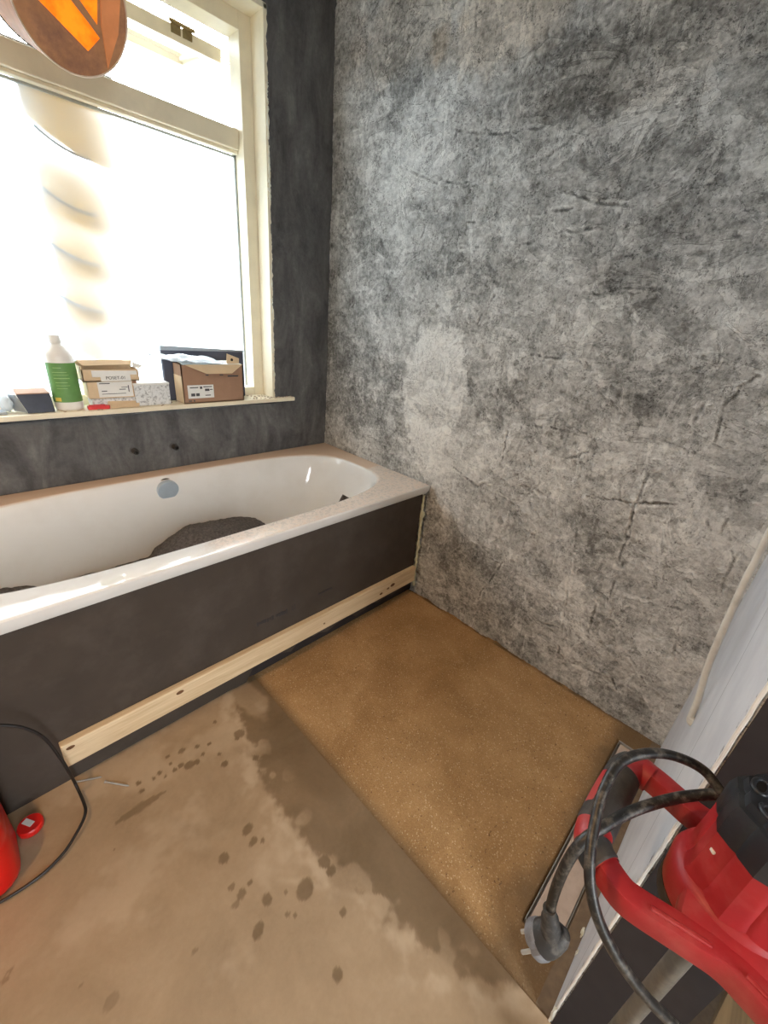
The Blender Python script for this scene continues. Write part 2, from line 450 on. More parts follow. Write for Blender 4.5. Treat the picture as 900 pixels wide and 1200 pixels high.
MAT['copper'] = plain('brown_glow_shade', srgb(168, 122, 88), .5, .25, 22, dirt=srgb(96, 66, 66), dscale=12, damt=.8, Emission_Color=srgb(168, 112, 70), Emission_Strength=.22)  # weak emission stands in for window light coming through the shade
MAT['copper_light'] = plain('light_glow_shade', srgb(206, 136, 92), .22, .12, 20, Emission_Color=srgb(196, 118, 66), Emission_Strength=.35)  # brightness put in as emission, like the brown part
MAT['rim'] = plain('pale_rim', srgb(220, 196, 172), .3, .05)
k = N('amber_glow'); n = k.noise(k.co(), 30, 4); c = k.ramp(n, [(.35, srgb(236, 112, 0)), (.65, srgb(255, 150, 22))])
MAT['amber'] = k.set(Base_Color=c, Roughness=.4, Emission_Color=c, Emission_Strength=.75)  # panel brightness comes from emission, not from light behind it
k = N('bulb_glow'); MAT['bulb'] = k.set(Base_Color=(1, .9, .7), Emission_Color=(1, .62, .30), Emission_Strength=6.0)
k = N('tan_fabric'); n = k.noise(k.co(), 12, 4)
tb = k.n('BsdfTranslucent'); mx = k.n('MixShader'); mx.inputs[0].default_value = .35
c = k.ramp(n, [(.3, srgb(122, 88, 26)), (.7, srgb(150, 116, 42))])
k.l(c, tb.inputs['Color']); k.set(Base_Color=c, Roughness=.9)
k.l(k.b.outputs[0], mx.inputs[1]); k.l(tb.outputs[0], mx.inputs[2]); k.l(mx.outputs[0], k.out.inputs['Surface'])
MAT['tan'] = k.m
MAT['dark_fold'] = plain('fold_shadow_slate', srgb(52, 62, 70), .9)
MAT['debris'] = plain('plaster_crumbs', srgb(170, 148, 128), .9, .3, 50)
MAT['chip'] = plain('white_plaster_chip', srgb(226, 224, 208), .8, .1, 60)

# ================================================================== STRUCTURE
H = 0.595          # bath rim height
CEIL = 2.62
XL, YB = -2.65, -3.3
WX0, WX1, WZ0, WZ1 = -1.90, -0.332, 0.850, 2.252     # window opening
YP0, YP1, XE = -2.085, -1.958, -0.92                  # partition

# ---- right wall, relief and tone on a fine grid
ys = np.concatenate([np.arange(-1.985, 0.0, .0037), [0.0]])
zs = np.concatenate([[-.03], np.arange(0, 2.45, .0038), [CEIL]])
Y, Z = np.meshgrid(ys, zs, indexing='ij')
tone = np.full(Y.shape, .56); warm = np.zeros(Y.shape)
def wallpx(x, y):
    p = on((x, y), 'x', 0.0); return p.y, p.z
def blob(x, y, rx, ry, amt, arr, rot=0.0, seed=1, ragged=.5):
    cy, cz = wallpx(x, y)
    ay, _ = wallpx(x+rx, y); _, bz = wallpx(x, y-ry)
    ry_, rz_ = abs(ay-cy)+.01, abs(bz-cz)+.01
    dy, dz = (Y-cy), (Z-cz); c, s = math.cos(rot), math.sin(rot)
    a = (dy*c+dz*s)/ry_; b = (-dy*s+dz*c)/rz_
    d = np.sqrt(a*a+b*b) + ragged*fbm(Y*9, Z*9, seed, 5, .65)
    arr += amt*(.45 if ragged > .7 else 1)*(1-sstep(.55, 1.15, d))
# pale hand-wide patch, light and dark trowel areas (photo pixel centre and radii)
cy, cz = wallpx(510, 440); ay, _ = wallpx(552, 440); _, bz = wallpx(510, 372)
uu, ww = (Y-cy)/abs(ay-cy), (Z-cz)/abs(bz-cz)
ww = np.where(ww < 0, ww*.55, ww)
dd = np.sqrt(uu*uu*(1+.25*(ww > .2))+ww*ww)+.16*fbm(Y*80, Z*7, 603, 4, .7)*(.4+np.abs(ww))+.18*fbm(Y*16, Z*16, 605, 4, .6)
fade = .35+.65*sstep(-.75, .35, ww)
tone += (.50*fade+.12*fbm(Y*70, Z*14, 607, 4, .7))*(1-sstep(.86, .98, dd)); tone += 0; blob(500, 520, 45, 70, .14, tone, 0, 4, .5)
for i, (x, y, rx, ry, a) in enumerate([
    (590, 30, 70, 55, .12), (470, 60, 50, 80, .03), (700, 70, 90, 60, -.07), (840, 80, 70, 60, .05), (610, 130, 110, 35, -.08),
    (480, 215, 60, 35, .10), (470, 300, 60, 60, .0), (620, 175, 60, 25, .06), (760, 215, 45, 45, .13), (660, 250, 90, 30, .05),
    (840, 180, 70, 30, -.05), (650, 330, 80, 40, -.04), (740, 345, 55, 22, -.16), (700, 440, 80, 40, -.15), (850, 300, 60, 50, -.10),
    (840, 420, 60, 60, .09), (600, 430, 55, 60, -.06), (560, 500, 50, 70, -.05), (660, 500, 45, 28, -.16), (780, 520, 80, 30, .04),
    (650, 570, 50, 40, .08), (600, 590, 40, 45, -.13), (560, 560, 30, 60, .05), (730, 600, 60, 30, -.10), (840, 560, 60, 40, -.08),
    (700, 660, 60, 50, -.08), (780, 660, 60, 40, .03), (730, 720, 50, 40, -.08), (700, 780, 70, 30, .05), (770, 760, 60, 50, -.05),
    (540, 640, 40, 60, -.05), (620, 700, 60, 40, .02), (420, 120, 28, 150, -.06), (405, 330, 18, 170, -.10), (430, 440, 30, 60, -.03), (455, 380, 25, 40, .05),
    (800, 620, 40, 20, .06), (870, 660, 40, 40, -.08), (540, 330, 50, 30, -.05), (860, 30, 60, 40, -.03)]):
    blob(x, y, rx, ry, a, tone, .3*math.sin(i*2.1), 20+i, .8)
blob(585, 30, 95, 70, .45, warm, 0, 80, .6); blob(470, 40, 70, 60, .35, warm, 0, 81, .6); blob(760, 60, 200, 70, .2, warm, 0, 82, .6)
tone += .10*fbm(Y*5+Z*1.5, Z*9-Y*2, 5, 5, .6) + .04*fbm(Y*2.2, Z*2.2, 9, 4) + .10*fbm(Y*34+Z*8, Z*44-Y*9, 15, 4, .7)
disp = .0045*fbm(Y*4, Z*5, 31, 4) + .0030*fbm(Y*14+Z*5, Z*24-Y*5, 32, 5, .65)
step = fbm(Y*3.2+Z*.8, Z*5.5-Y*1.2, 41, 5, .6)
disp += .0016*sstep(-.03, .03, step) + .0012*sstep(.17, .21, step)
tone += -.06*np.exp(-(step/.012)**2)+.09*sstep(-.02, .02, step)+.07*sstep(.18, .21, step)-.11
st2 = fbm(Y*4.5-Z*2, Z*4-Y*1.5, 47, 5, .62); tone += .13*sstep(.10, .120, st2)-.07*sstep(-.16, -.18, st2); disp += .0012*sstep(.10, .125, st2)-.001*sstep(-.16, -.18, st2)
rough_m = sstep(.05, .35, fbm(Y*3, Z*3, 55, 3))
fine = fbm(Y*75, Z*75, 63, 2, .7); disp += .0011*fine; tone += .10*fine
pits = fbm(Y*60, Z*60, 61, 3, .6)
disp -= .0022*sstep(.32, .5, pits)*rough_m; tone -= .16*sstep(.34, .5, pits)*rough_m
def groove(pts, w=.004, depth=.0022, dark=.16, jit=.004, seed=0):
    """trowel line or crack given by photo pixels"""
    global disp, tone
    P = [np.array(wallpx(*p)) for p in pts]
    jy = jit*fbm(Y*30, Z*30, 300+seed, 3); brk = sstep(-.35, .05, fbm(Y*22+3, Z*22, 330+seed, 3))
    dm = np.full(Y.shape, 9.0)
    for a, b in zip(P, P[1:]):
        d = b-a; L2 = d@d
        t = np.clip(((Y-a[0])*d[0]+(Z-a[1])*d[1])/L2, 0, 1)
        dm = np.minimum(dm, np.hypot(Y+jy-a[0]-t*d[0], Z+jy-a[1]-t*d[1]))
    g = np.exp(-(dm/w)**2)*brk
    disp -= depth*g; tone -= dark*g
    g2 = np.exp(-((dm-1.9*w)/(w*.9))**2)*brk
    disp += depth*.5*g2; tone += dark*.35*g2
for i, pts in enumerate([
    [(505, 205), (545, 220), (580, 216)], [(470, 195), (515, 216), (550, 214)], [(540, 262), (600, 256), (672, 245)], [(610, 288), (660, 272), (745, 265)],
    [(540, 290), (610, 288)], [(655, 222), (700, 238), (735, 240)], [(635, 190), (690, 150), (720, 130)], [(770, 218), (800, 222), (830, 214)],
    [(560, 5), (557, 60)], [(540, 155), (590, 158), (640, 150)], [(825, 400), (845, 368)], [(838, 520), (852, 470), (890, 440)], [(810, 500), (828, 470)],
    [(690, 345), (742, 345)], [(620, 415), (690, 425)], [(640, 500), (688, 508)], [(760, 555), (735, 625), (715, 690)], [(690, 582), (795, 592)],
    [(678, 610), (665, 700), (655, 765)], [(728, 555), (728, 585)], [(745, 590), (730, 660), (712, 700)], [(830, 610), (835, 640), (860, 600)], [(855, 620), (860, 655)],
    [(690, 785), (716, 790), (722, 806)], [(795, 735), (790, 770)], [(760, 700), (800, 715)], [(560, 700), (590, 660)], [(620, 725), (655, 735)],
    [(480, 235), (500, 260), (495, 280)], [(560, 380), (580, 345)], [(530, 545), (560, 570), (585, 560)], [(600, 480), (590, 540)], [(650, 540), (690, 530)],
    [(490, 640), (500, 600)], [(700, 700), (690, 740)], [(740, 770), (756, 800)], [(868, 640), (845, 690)]]):
    groove(pts, .0038, .0034 if i % 2 else .0026, .36 + .08*(i % 3), .008, i)
# foot of the wall swells out a little over the shower floor; tone darker towards the window wall
disp += .006*np.exp(-(Z/.05)**2)*(1+fbm(Y*8, Z*8, 71, 3))
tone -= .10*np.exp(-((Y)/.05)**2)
disp = np.maximum(disp, -.006)
tone = .57+.82*(tone-.57)
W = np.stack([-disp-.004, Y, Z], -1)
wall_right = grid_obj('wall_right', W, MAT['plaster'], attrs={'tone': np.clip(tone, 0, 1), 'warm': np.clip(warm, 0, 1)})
tag(wall_right, 'grey skim-plastered wall with pale patches and trowel marks', kind='structure')
wr2 = obj('wall_right_backing', BOX((0.004, YB-.1, -.2), (.15, .15, CEIL+.1)), MAT['back_wall']); tag(wr2, 'plain masonry behind the plastered wall', kind='structure')

# ---- window wall: four slabs of plaster round the opening, backlit shade put into their colour, finely gridded where seen
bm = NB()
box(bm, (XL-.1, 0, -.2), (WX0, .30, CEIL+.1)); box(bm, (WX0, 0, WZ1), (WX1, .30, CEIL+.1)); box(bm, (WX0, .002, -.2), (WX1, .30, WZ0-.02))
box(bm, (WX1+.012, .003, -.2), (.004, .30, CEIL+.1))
wall_window = obj('wall_window', bm, MAT['plaster_shaded']); tag(wall_window, 'cement-plastered wall around the window, coloured darker for its backlit shade', kind='structure')
def patch(name, x0, x1, z0, z1, ragged_left=False, st=.006, seed=0):
    xs = np.concatenate([np.arange(x0, x1, st), [x1]]); zz = np.concatenate([np.arange(z0, z1, st), [z1]])
    X, Zz = np.meshgrid(xs, zz, indexing='ij')
    d = .004*fbm(X*8, Zz*4, 90+seed, 5, .6) + .0015*fbm(X*40, Zz*26, 95+seed, 3)
    d += .0016*sstep(-.02, .02, fbm(X*7, Zz*3, 97+seed, 4))
    XX = X.copy()
    if ragged_left:
        e = np.exp(-((X-x0)/.03)**2)
        XX += e*(.010*fbm(Zz*28, Zz*0+.5, 99, 4, .7)+.003)
        d += .004*np.exp(-((X-x0)/.01)**2)*fbm(Zz*60, X*0+2.5, 98, 2)
        d[0, :] = -.014
    else:
        pass
    d = np.maximum(d+.004, -.014)
    P = np.stack([XX, -d, Zz], -1)
    return grid_obj(name, P, MAT['plaster_shaded'], wall_window)
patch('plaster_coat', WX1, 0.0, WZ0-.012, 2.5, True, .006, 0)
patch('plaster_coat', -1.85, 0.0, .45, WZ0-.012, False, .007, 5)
# white filler left on the edge beside the frame
rg = random.Random(3)
for (zc, hh, w) in [(1.93, .05, .012), (1.80, .06, .014), (1.71, .03, .016), (2.02, .03, .010), (1.40, .05, .008), (1.28, .03, .009), (1.12, .04, .008), (1.0, .03, .010)]:
    n_ = 12; pts = [Vector((WX1+.002+rg.uniform(-.002, .003), -.004, zc-hh+2*hh*i/(n_-1))) for i in range(n_)]
    obj('filler_chip', sweep(NB(), pts, circ(.005, 7), scale=[rg.uniform(.25, 1)*(w/.012) for _ in pts]), MAT['chip'], wall_window, smooth='all')

# ---- other walls, ceiling
tag(obj('wall_left', BOX((XL-.12, YB, -.2), (XL, 0, CEIL+.1)), MAT['back_wall']), 'bare plastered wall facing the grey wall', kind='structure')
bm = NB(); box(bm, (XL-.12, YB-.12, -.2), (-1.80, YB, CEIL+.1)); box(bm, (-1.35, YB-.12, -.2), (.15, YB, CEIL+.1)); box(bm, (-1.80, YB-.12, 2.08), (-1.35, YB, CEIL+.1))  # narrow gap added behind the camera to let in fill light
tag(obj('wall_back', bm, MAT['back_wall']), 'bare plastered wall facing the window, with an added gap for fill light', kind='structure')
tag(obj('ceiling', BOX((XL-.12, YB-.12, CEIL), (.15, .30, CEIL+.12)), MAT['ceiling']), 'white painted ceiling', kind='structure')

tag(obj('outside_ground', BOX((-30, -30, -3.3), (30, 30, -3.0)), plain('dark_ground', srgb(78, 78, 68), .9)), 'unseen dark ground added outside to cut light from below', kind='structure')  # unseen ground added and kept dark to dim light from below
tag(obj('outside_wall', BOX((-6, 1.8, -3.0), (-1.02, 2.1, 3.4)), plain('blue_grey_render', srgb(118, 140, 156), .9)), 'added blue-grey wall outside that tints the frosted pane', kind='structure')  # wall added to give the left of the pane its bluish tint
# ---- partition beside the shower
part = obj('wall_partition', BOX((XE, YP0, -.02), (.0, YP1, CEIL), .002), MAT['white_wall'])
tag(part, 'white painted partition wall with a dark board end', kind='structure')
obj('end_panel', BOX((XE-.004, YP0, .0), (XE, YP1-.006, CEIL)), MAT['end_panel'], part)
zz = np.linspace(0, 2.5, 160); pts = [Vector((XE-.001+.0006*random.uniform(-1, 1), YP1-.001+.0005*random.uniform(-1, 1), z)) for z in zz]
obj('corner_bead', sweep(NB(), pts, rrect(.0045, .0045, .001, 2), up=(1, 0, 0)), MAT['white_plastic'], part)
for (px, s) in [((683, 1092), .010), ((676, 1116), .006), ((648, 1188), .012), ((770, 874), .008)]:
    p = on(px, 'y', YP1+.004); p.z = max(p.z, .006)
    t = NB(); bmesh.ops.create_icosphere(t, subdivisions=2, radius=s*.8)
    for v in t.verts: v.co = Vector((v.co.x*1.3, v.co.y*.4, v.co.z*1.5))*(1+.45*random.uniform(-1, 1))+p
    obj('plaster_chip', t, MAT['chip'], part)

# ---- floors
FZ = .015
def spacing(a, b, c, d, fine, coarse):
    return np.concatenate([np.arange(a, b, coarse), np.arange(b, c, fine), np.arange(c, d, coarse) if d > c else [], [d]])
xs = np.concatenate([np.arange(XL, -1.80, .1), np.arange(-1.80, -.925, .0042), [-.922]])
yy = np.concatenate([np.arange(YB, -2.05, .1), np.arange(-2.05, -.74, .0046), np.arange(-.70, -.01, .1), [-.004]])
X, Yf = np.meshgrid(xs, yy, indexing='ij')
edge = -1.065 + .055*fbm(Yf*4, X*4, 201, 4, .6) + .03*fbm(Yf*24, X*24, 205, 4, .7)
edge += np.interp(Yf, [-1.95, -1.83, -1.68, -1.5, -1.3, -1.06, -.84, -.7], [.17, .09, .03, -.03, -.035, 0, .03, .06])
wet = sstep(-.012, .012, X-edge)*.95
wet *= 1-.85*sstep(.30, .45, fbm(X*16, Yf*16, 209, 3))*sstep(.09, .0, X-edge)
# pale dry tongue at the bath end of the ramp
d = np.hypot((X+.985)/.05, (Yf+.87)/.11)+.3*fbm(X*20, Yf*20, 211, 3); wet *= sstep(.7, 1.1, d)
def spot(px, py, r, amt=1.0, el=1.0, ang=0.0, seed=0):
    global wet
    p = on((px, py), 'z', FZ); q = on((px+r, py), 'z', FZ); R = (q-p).length*.76
    c, s = math.cos(ang), math.sin(ang); dx, dy = X-p.x, Yf-p.y
    dd = np.hypot((dx*c+dy*s)/(R*el), (-dx*s+dy*c)/R)+.22*fbm(X*45, Yf*45, 400+seed, 3)
    wet = np.maximum(wet, amt*(1-sstep(.86, 1.1, dd)))
for i, s in enumerate([(262, 1006, 8), (358, 1042, 12, 1, 1.3, .6), (313, 1054, 8), (303, 1090, 8, 1, 1.5, .5), (271, 1040, 5, .9, 1.3), (283, 1048, 6, 1, 1.4, .5),
    (293, 1034, 4), (276, 1060, 5, .8, 1.4), (290, 972, 7, 1, 1.4, .3), (297, 986, 6, 1, 1.4, .3), (308, 985, 3.5), (396, 1143, 8), (131, 1174, 10, .55, 1.2, .4),
    (228, 1115, 3.5, .7, 1.5), (337, 1072, 4, .9), (346, 1073, 4, .9), (335, 1045, 3, .8), (222, 897, 7, 1, 1.3), (212, 897, 5), (231, 893, 5), (231, 875, 4, .9), (213, 880, 4, .9, 1.6), (196, 887, 3.5),
    (205, 902, 4), (263, 895, 5.5), (162, 918, 4), (166, 927, 4), (187, 906, 4), (180, 912, 3), (245, 872, 3), (257, 884, 3), (238, 884, 3), (252, 846, 3), (194, 910, 2.5), (200, 895, 2.5),
    (6, 1148, 5, .7, 1.3), (12, 1137, 4, .7, 1.4), (95, 1155, 3, .6), (134, 996, 2, 1), (280, 860, 8, .9), (278, 865, 4), (300, 888, 5), (308, 897, 4), (402, 1070, 6), (380, 1010, 9), (388, 1020, 7)]):
    spot(*s, seed=i)
pA, pB = on((137, 963), 'z', FZ), on((193, 928), 'z', FZ); dd = pB-pA
t = np.clip(((X-pA.x)*dd.x+(Yf-pA.y)*dd.y)/(dd.x**2+dd.y**2), 0, 1)
w_ = .005+.008*np.sin(np.pi*np.clip(t*1.1, 0, 1))
dist = np.hypot(X-pA.x-t*dd.x, Yf-pA.y-t*dd.y)+.002*fbm(X*90, Yf*90, 222, 2)
wet = np.maximum(wet, .8*(1-sstep(w_*.8, w_, dist)))
pale = .35*sstep(.10, .5, fbm(X*6, Yf*6, 231, 5, .65))
pale = np.maximum(pale, .55*np.exp(-((X-edge+.03)/.035)**2)*sstep(-.1, .35, fbm(X*18, Yf*18, 233, 4)))
wig = fbm(X*2.5, Yf*2.5, 235, 3)
for a, b, c0 in ((.75, .66, -1.83), (.6, .8, -2.15), (.8, .6, -1.62)):
    pale = np.maximum(pale, .35*np.exp(-((X*a+Yf*b-c0+.05*wig)/.006)**2)*sstep(-.1, .2, fbm(X*5, Yf*5, 240, 2)))
zf = FZ + .0015*fbm(X*5, Yf*5, 251, 4)
ramp = sstep(-1.04, -.922, X+.02*fbm(Yf*6, X*6, 253, 3)); zf = zf-ramp*.013
floor = grid_obj('floor', np.stack([X, Yf, zf], -1), MAT['floor'], attrs={'wet': np.clip(wet, 0, 1), 'pale': np.clip(pale, 0, 1)})
tag(floor, 'tan screed floor with dark water drops and a wet edge', kind='structure')
bm = NB(); box(bm, (XL-.1, YB-.1, -.2), (.1, .25, -.035)); tag(obj('floor_slab', bm, MAT['mortar']), 'concrete slab under the screed', kind='structure')

xs = np.concatenate([[-.93], np.arange(-.922, .004, .0045), [.004]]); yy = np.concatenate([np.arange(YP1-.004, -.76, .0045), [-.70]])
X, Yf = np.meshgrid(xs, yy, indexing='ij')
zf = .001*fbm(X*6, Yf*6, 261, 4)+.0009*fbm(X*70, Yf*70, 263, 2)
zf -= .006*sstep(-1.5, -1.84, Yf)
slot = (sstep(-.812, -.806, X)*sstep(-.098, -.104, X)*sstep(-1.842, -1.846, Yf)*sstep(-1.930, -1.926, Yf))
zf -= .022*slot
zf -= .004*np.exp(-((X+.925)/.012)**2)+.012*np.exp(-((X+.016)/.009)**2)*sstep(-1.72, -1.6, Yf)
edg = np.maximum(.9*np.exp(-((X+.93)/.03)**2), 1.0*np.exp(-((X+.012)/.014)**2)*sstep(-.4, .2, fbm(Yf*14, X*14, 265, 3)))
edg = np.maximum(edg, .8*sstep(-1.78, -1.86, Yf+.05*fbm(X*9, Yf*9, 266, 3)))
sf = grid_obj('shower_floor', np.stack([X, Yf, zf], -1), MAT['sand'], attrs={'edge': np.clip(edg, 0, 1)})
tag(sf, 'brown sandy shower floor sloping to the drain', kind='structure')

# ================================================================== WINDOW
win = empty('window_1', (-1.1, .1, WZ0)); tag(win, 'cream timber window with frosted lower pane and open top light', kind='structure')
YF, YG = .09, .165      # face of the frame, plane of the glass
ZB, ZT = .905, 2.196    # clear opening of the frame
XF1, XF0 = -.387, -1.845
ZTR0, ZTR1 = 1.846, 1.915
def wpart(name, lo, hi, mat='cream', bev=.002, parent=None): return obj(name, BOX(lo, hi, bev), MAT[mat], parent or win)
wpart('reveal_lining', (WX1-.006, -.002, WZ0+.017), (WX1+.014, YF+.01, WZ1+.012)); wpart('reveal_lining', (WX0-.014, -.002, WZ0), (WX0+.006, YF+.01, WZ1+.012))
wpart('head_lining', (WX0, -.002, WZ1-.004), (WX1+.014, YF+.01, WZ1+.014))
wpart('frame_stile', (XF1, YF, WZ0), (WX1, .175, WZ1)); wpart('frame_stile', (WX0, YF, WZ0), (XF0, .175, WZ1))
wpart('frame_head', (XF0, YF, ZT), (XF1, .175, WZ1)); wpart('frame_bottom_rail', (XF0, YF, WZ0), (XF1, .175, ZB))
wpart('transom', (XF0, .125, ZTR0), (XF1, .20, ZTR1), bev=.004)
wpart('transom_bead', (XF0, .135, ZTR0-.012), (XF1, .160, ZTR0), bev=.003)
bm = NB()
for x in (XF1-.022, XF0): box(bm, (x+.014 if x == XF1-.022 else x, YG-.006, ZB), (x+.022 if x == XF1-.022 else x+.006, YG+.010, ZTR0-.004))
box(bm, (XF0, YG-.006, ZTR0-.019), (XF1, YG+.010, ZTR0-.012)); obj('gasket', bm, MAT['gasket'], win)
bm = NB(); bm.faces.new([bm.verts.new(p) for p in ((XF0+.004, YG, ZB-.01), (XF1-.004, YG, ZB-.01), (XF1-.004, YG, ZTR0-.01), (XF0+.004, YG, ZTR0-.01))])
obj('frosted_pane', bm, MAT['frost'], win)
# sill board, one nose running past the reveal
bm = NB(); box(bm, (WX0-.08, -.032, WZ0), (-.2264, .003, WZ0+.018), .003); box(bm, (WX0, .0, WZ0), (WX1+.004, .100, WZ0+.0175), .001)
SILL = WZ0+.018
sill = obj('window_sill', bm, MAT['cream'], win)
# open top-hung sash, swung almost level to the outside
sash = empty('top_sash', (0, 0, 0)); sash.parent = win; sash.location = Vector((XF1, .205, 2.165))-win.location
sash.rotation_euler = (math.radians(8), 0, 0)
def spart(name, lo, hi, mat='cream', bev=.003):
    return obj(name, BOX(lo, hi, bev), MAT[mat], sash, world_coords=False)
sw = XF1-XF0; SD = .30
spart('sash_rail', (-sw+.01, 0, -.040), (-.012, .058, .002)); spart('sash_rail', (-sw+.01, SD-.05, -.040), (-.012, SD, .002))
spart('sash_stile', (-.062, .058, -.040), (-.012, SD-.05, .002)); spart('sash_stile', (-sw+.01, .058, -.040), (-sw+.06, SD-.05, .002))
spart('sash_bead', (-.074, .058, -.030), (-.062, SD-.05, -.018), bev=.001); spart('sash_bead', (-sw+.06, .058, -.030), (-.062, .070, -.018), bev=.001)
spart('sash_pane', (-sw+.06, .058, -.018), (-.062, SD-.05, -.012), 'glass', 0)
for x in (-.165, -1.15):
    h = NB(); box(h, (x-.038, -.004, -.022), (x-.004, .0, .004), .001); box(h, (x+.004, -.004, -.022), (x+.038, .0, .004), .001)
    sweep(h, [Vector((x-.045, -.006, .008)), Vector((x+.045, -.006, .008))], circ(.006, 8))
    obj('sash_hinge', h, MAT['brass'], sash, world_coords=False)

# ================================================================== BATH
tub = empty('bathtub', (-.9, -.4, 0)); tag(tub, 'white built-in bathtub with oval basin and dusty rim', 'bathtub')
TC = Vector((-.9, -.404, 0))
def superell(a, b, n, m=96):
    out = []
    for i in range(m):
        t = 2*math.pi*i/m; c, s = math.cos(t), math.sin(t)
        r = (abs(c/a)**n+abs(s/b)**n)**(-1/n); out.append((r*c, r*s))
    return out
bm = NB(); m = 96
def ring(pts, z): return [bm.verts.new(Vector((TC.x+x, TC.y+y, z))) for x, y in pts]
def outer(inset):
    # rectangle sampled at the same angles
    o = []
    for i in range(m):
        t = 2*math.pi*i/m; c, s = math.cos(t), math.sin(t)
        a, b0, b1 = .887-inset, .390-inset, .400-inset
        b = b0 if s > 0 else b1
        k = min(a/abs(c) if abs(c) > 1e-6 else 1e9, b/abs(s) if abs(s) > 1e-6 else 1e9)
        o.append([k*c, k*s])
    for sx in (-1, 1):
        for sy, b in ((1, .390-inset), (-1, .400-inset)):
            tgt = (sx*(.887-inset), sy*b)
            j = min(range(m), key=lambda q: (o[q][0]-tgt[0])**2+(o[q][1]-tgt[1])**2); o[j] = list(tgt)
    return o
rings = [ring(outer(.012), H-.045), ring(outer(.0), H-.024), ring(outer(.0), H-.004), ring(outer(.004), H)]
prof = [(.800, .322, 3.7, H), (.792, .315, 3.6, H-.003), (.784, .307, 3.5, H-.012), (.774, .298, 3.4, H-.035), (.745, .285, 3.2, H-.12), (.70, .272, 3.1, H-.22), (.65, .255, 3.0, H-.32),
        (.60, .232, 2.9, H-.385), (.54, .20, 2.8, H-.42), (.40, .14, 2.6, H-.435), (.2, .07, 2.4, H-.44)]
for a, b, n_, z in prof: rings.append(ring(superell(a, b, n_, m), z))
for A, B in zip(rings, rings[1:]):
    for j in range(m): bm.faces.new((A[j], A[(j+1) % m], B[(j+1) % m], B[j]))
cv = bm.verts.new(Vector((TC.x, TC.y, H-.441)))
for j in range(m): bm.faces.new((rings[-1][j], rings[-1][(j+1) % m], cv))
body = obj('basin', bm, MAT['tub'], tub, smooth=True)
# underside skirt that carries the basin on the floor
for sx in (-1.40, -.40):
    for sy in (-.50, -.28): obj('support_foot', BOX((sx-.03, sy-.03, .017 if sx < -.9 else .0), (sx+.03, sy+.03, .165), .004), MAT['dark_metal'], tub)
kn = NB(); lathe(kn, [(.010, 0), (.030, .002), (.030, .016), (.0415, .018), (.043, .022), (.043, .034), (.041, .038), (0, .039)], (-.920, -.083, .540), 40, axis=(0, -1, -.16))
obj('knob_shadow_ring', lathe(NB(), [(0, -.004), (.044, -.004), (.046, .0), (.044, .010), (0, .010)], (-.920, -.083, .540), 40, axis=(0, -1, -.16)), MAT['dark_metal'], tub, smooth=True)  # dark ring stands for the shadow gap round the knob
obj('overflow_knob', kn, MAT['chrome'], tub, smooth=True)
# front panel of dark board with ragged foot
pan = empty('bath_panel', (-.95, -.785, 0)); tag(pan, 'dark grey board panel closing the front of the bathtub', 'panel')
poly = [Vector((-1.775, -.795, H-.026)), Vector((-1.775, -.795, .012)), Vector((-.96, -.795, .012))]
rg = random.Random(5); x = -.93
while x < -.07:
    poly.append(Vector((x, -.795, .055+.03*(x+.93)/.86*0+rg.uniform(-.014, .02)))); x += rg.uniform(.02, .06)
poly += [Vector((-.05, -.795, .06)), Vector((-.048, -.795, H-.026))]
obj('board', prism(NB(), poly, (0, .018, 0)), MAT['panel'], pan)
obj('end_board', BOX((-1.775, -.770, .016), (-1.757, -.02, H-.05)), MAT['panel'], tub)
obj('backing_board', BOX((-1.757, -.772, .0), (-.015, -.764, H-.05)), MAT['end_panel'], pan)
obj('inspection_frame', BOX((-1.757, -.79, .016), (-1.505, -.772, .10)), MAT['panel'], pan)
# faint factory stamp on the board
bm = NB(); a, b = on((302, 731), 'y', -.7955), on((336, 716), 'y', -.7955); rg = random.Random(8)
for i in range(13):
    c = a.lerp(b, i/12); w = rg.uniform(.003, .006); h = rg.uniform(.006, .012)
    if i in (7,): continue
    box(bm, (c.x-w, -.7962, c.z-h), (c.x+w, -.7948, c.z+h*rg.uniform(.3, 1)))
c = on((344, 712), 'y', -.7955); box(bm, (c.x-.006, -.7962, c.z-.012), (c.x-.003, -.7948, c.z+.012)); box(bm, (c.x+.004, -.7962, c.z-.012), (c.x+.007, -.7948, c.z+.012))
a, b = on((373, 695), 'y', -.7955), on((389, 689), 'y', -.7955); box(bm, (a.x, -.7962, min(a.z, b.z)-.003), (b.x, -.7948, min(a.z, b.z)+.004))
obj('stamp', bm, plain('faint_stamp_ink', srgb(48, 44, 44), .8), pan)['kind'] = 'stuff'
# pine batten
bat = empty('pine_batten', (-.78, -.806, .09)); tag(bat, 'raw pine batten nailed along the foot of the bath panel', 'batten')
obj('plank', BOX((-1.495, -.818, .090), (-.052, -.7955, .172), .0025), MAT['pine'], bat)
for (x, z, s) in [(-1.475, .155, .006), (-1.19, .15, .007), (-.29, .118, .006), (-.215, .135, .009), (-.245, .128, .005), (-.62, .12, .003)]:
    kb = NB(); lathe(kb, [(s, 0), (s*.8, .0012), (0, .0014)], (0, 0, 0), 14, axis=(0, -1, 0))
    for v in kb.verts: v.co.x *= 1.7; v.co += Vector((x, -.818, z))
    obj('knot', kb, MAT['knot'], bat)
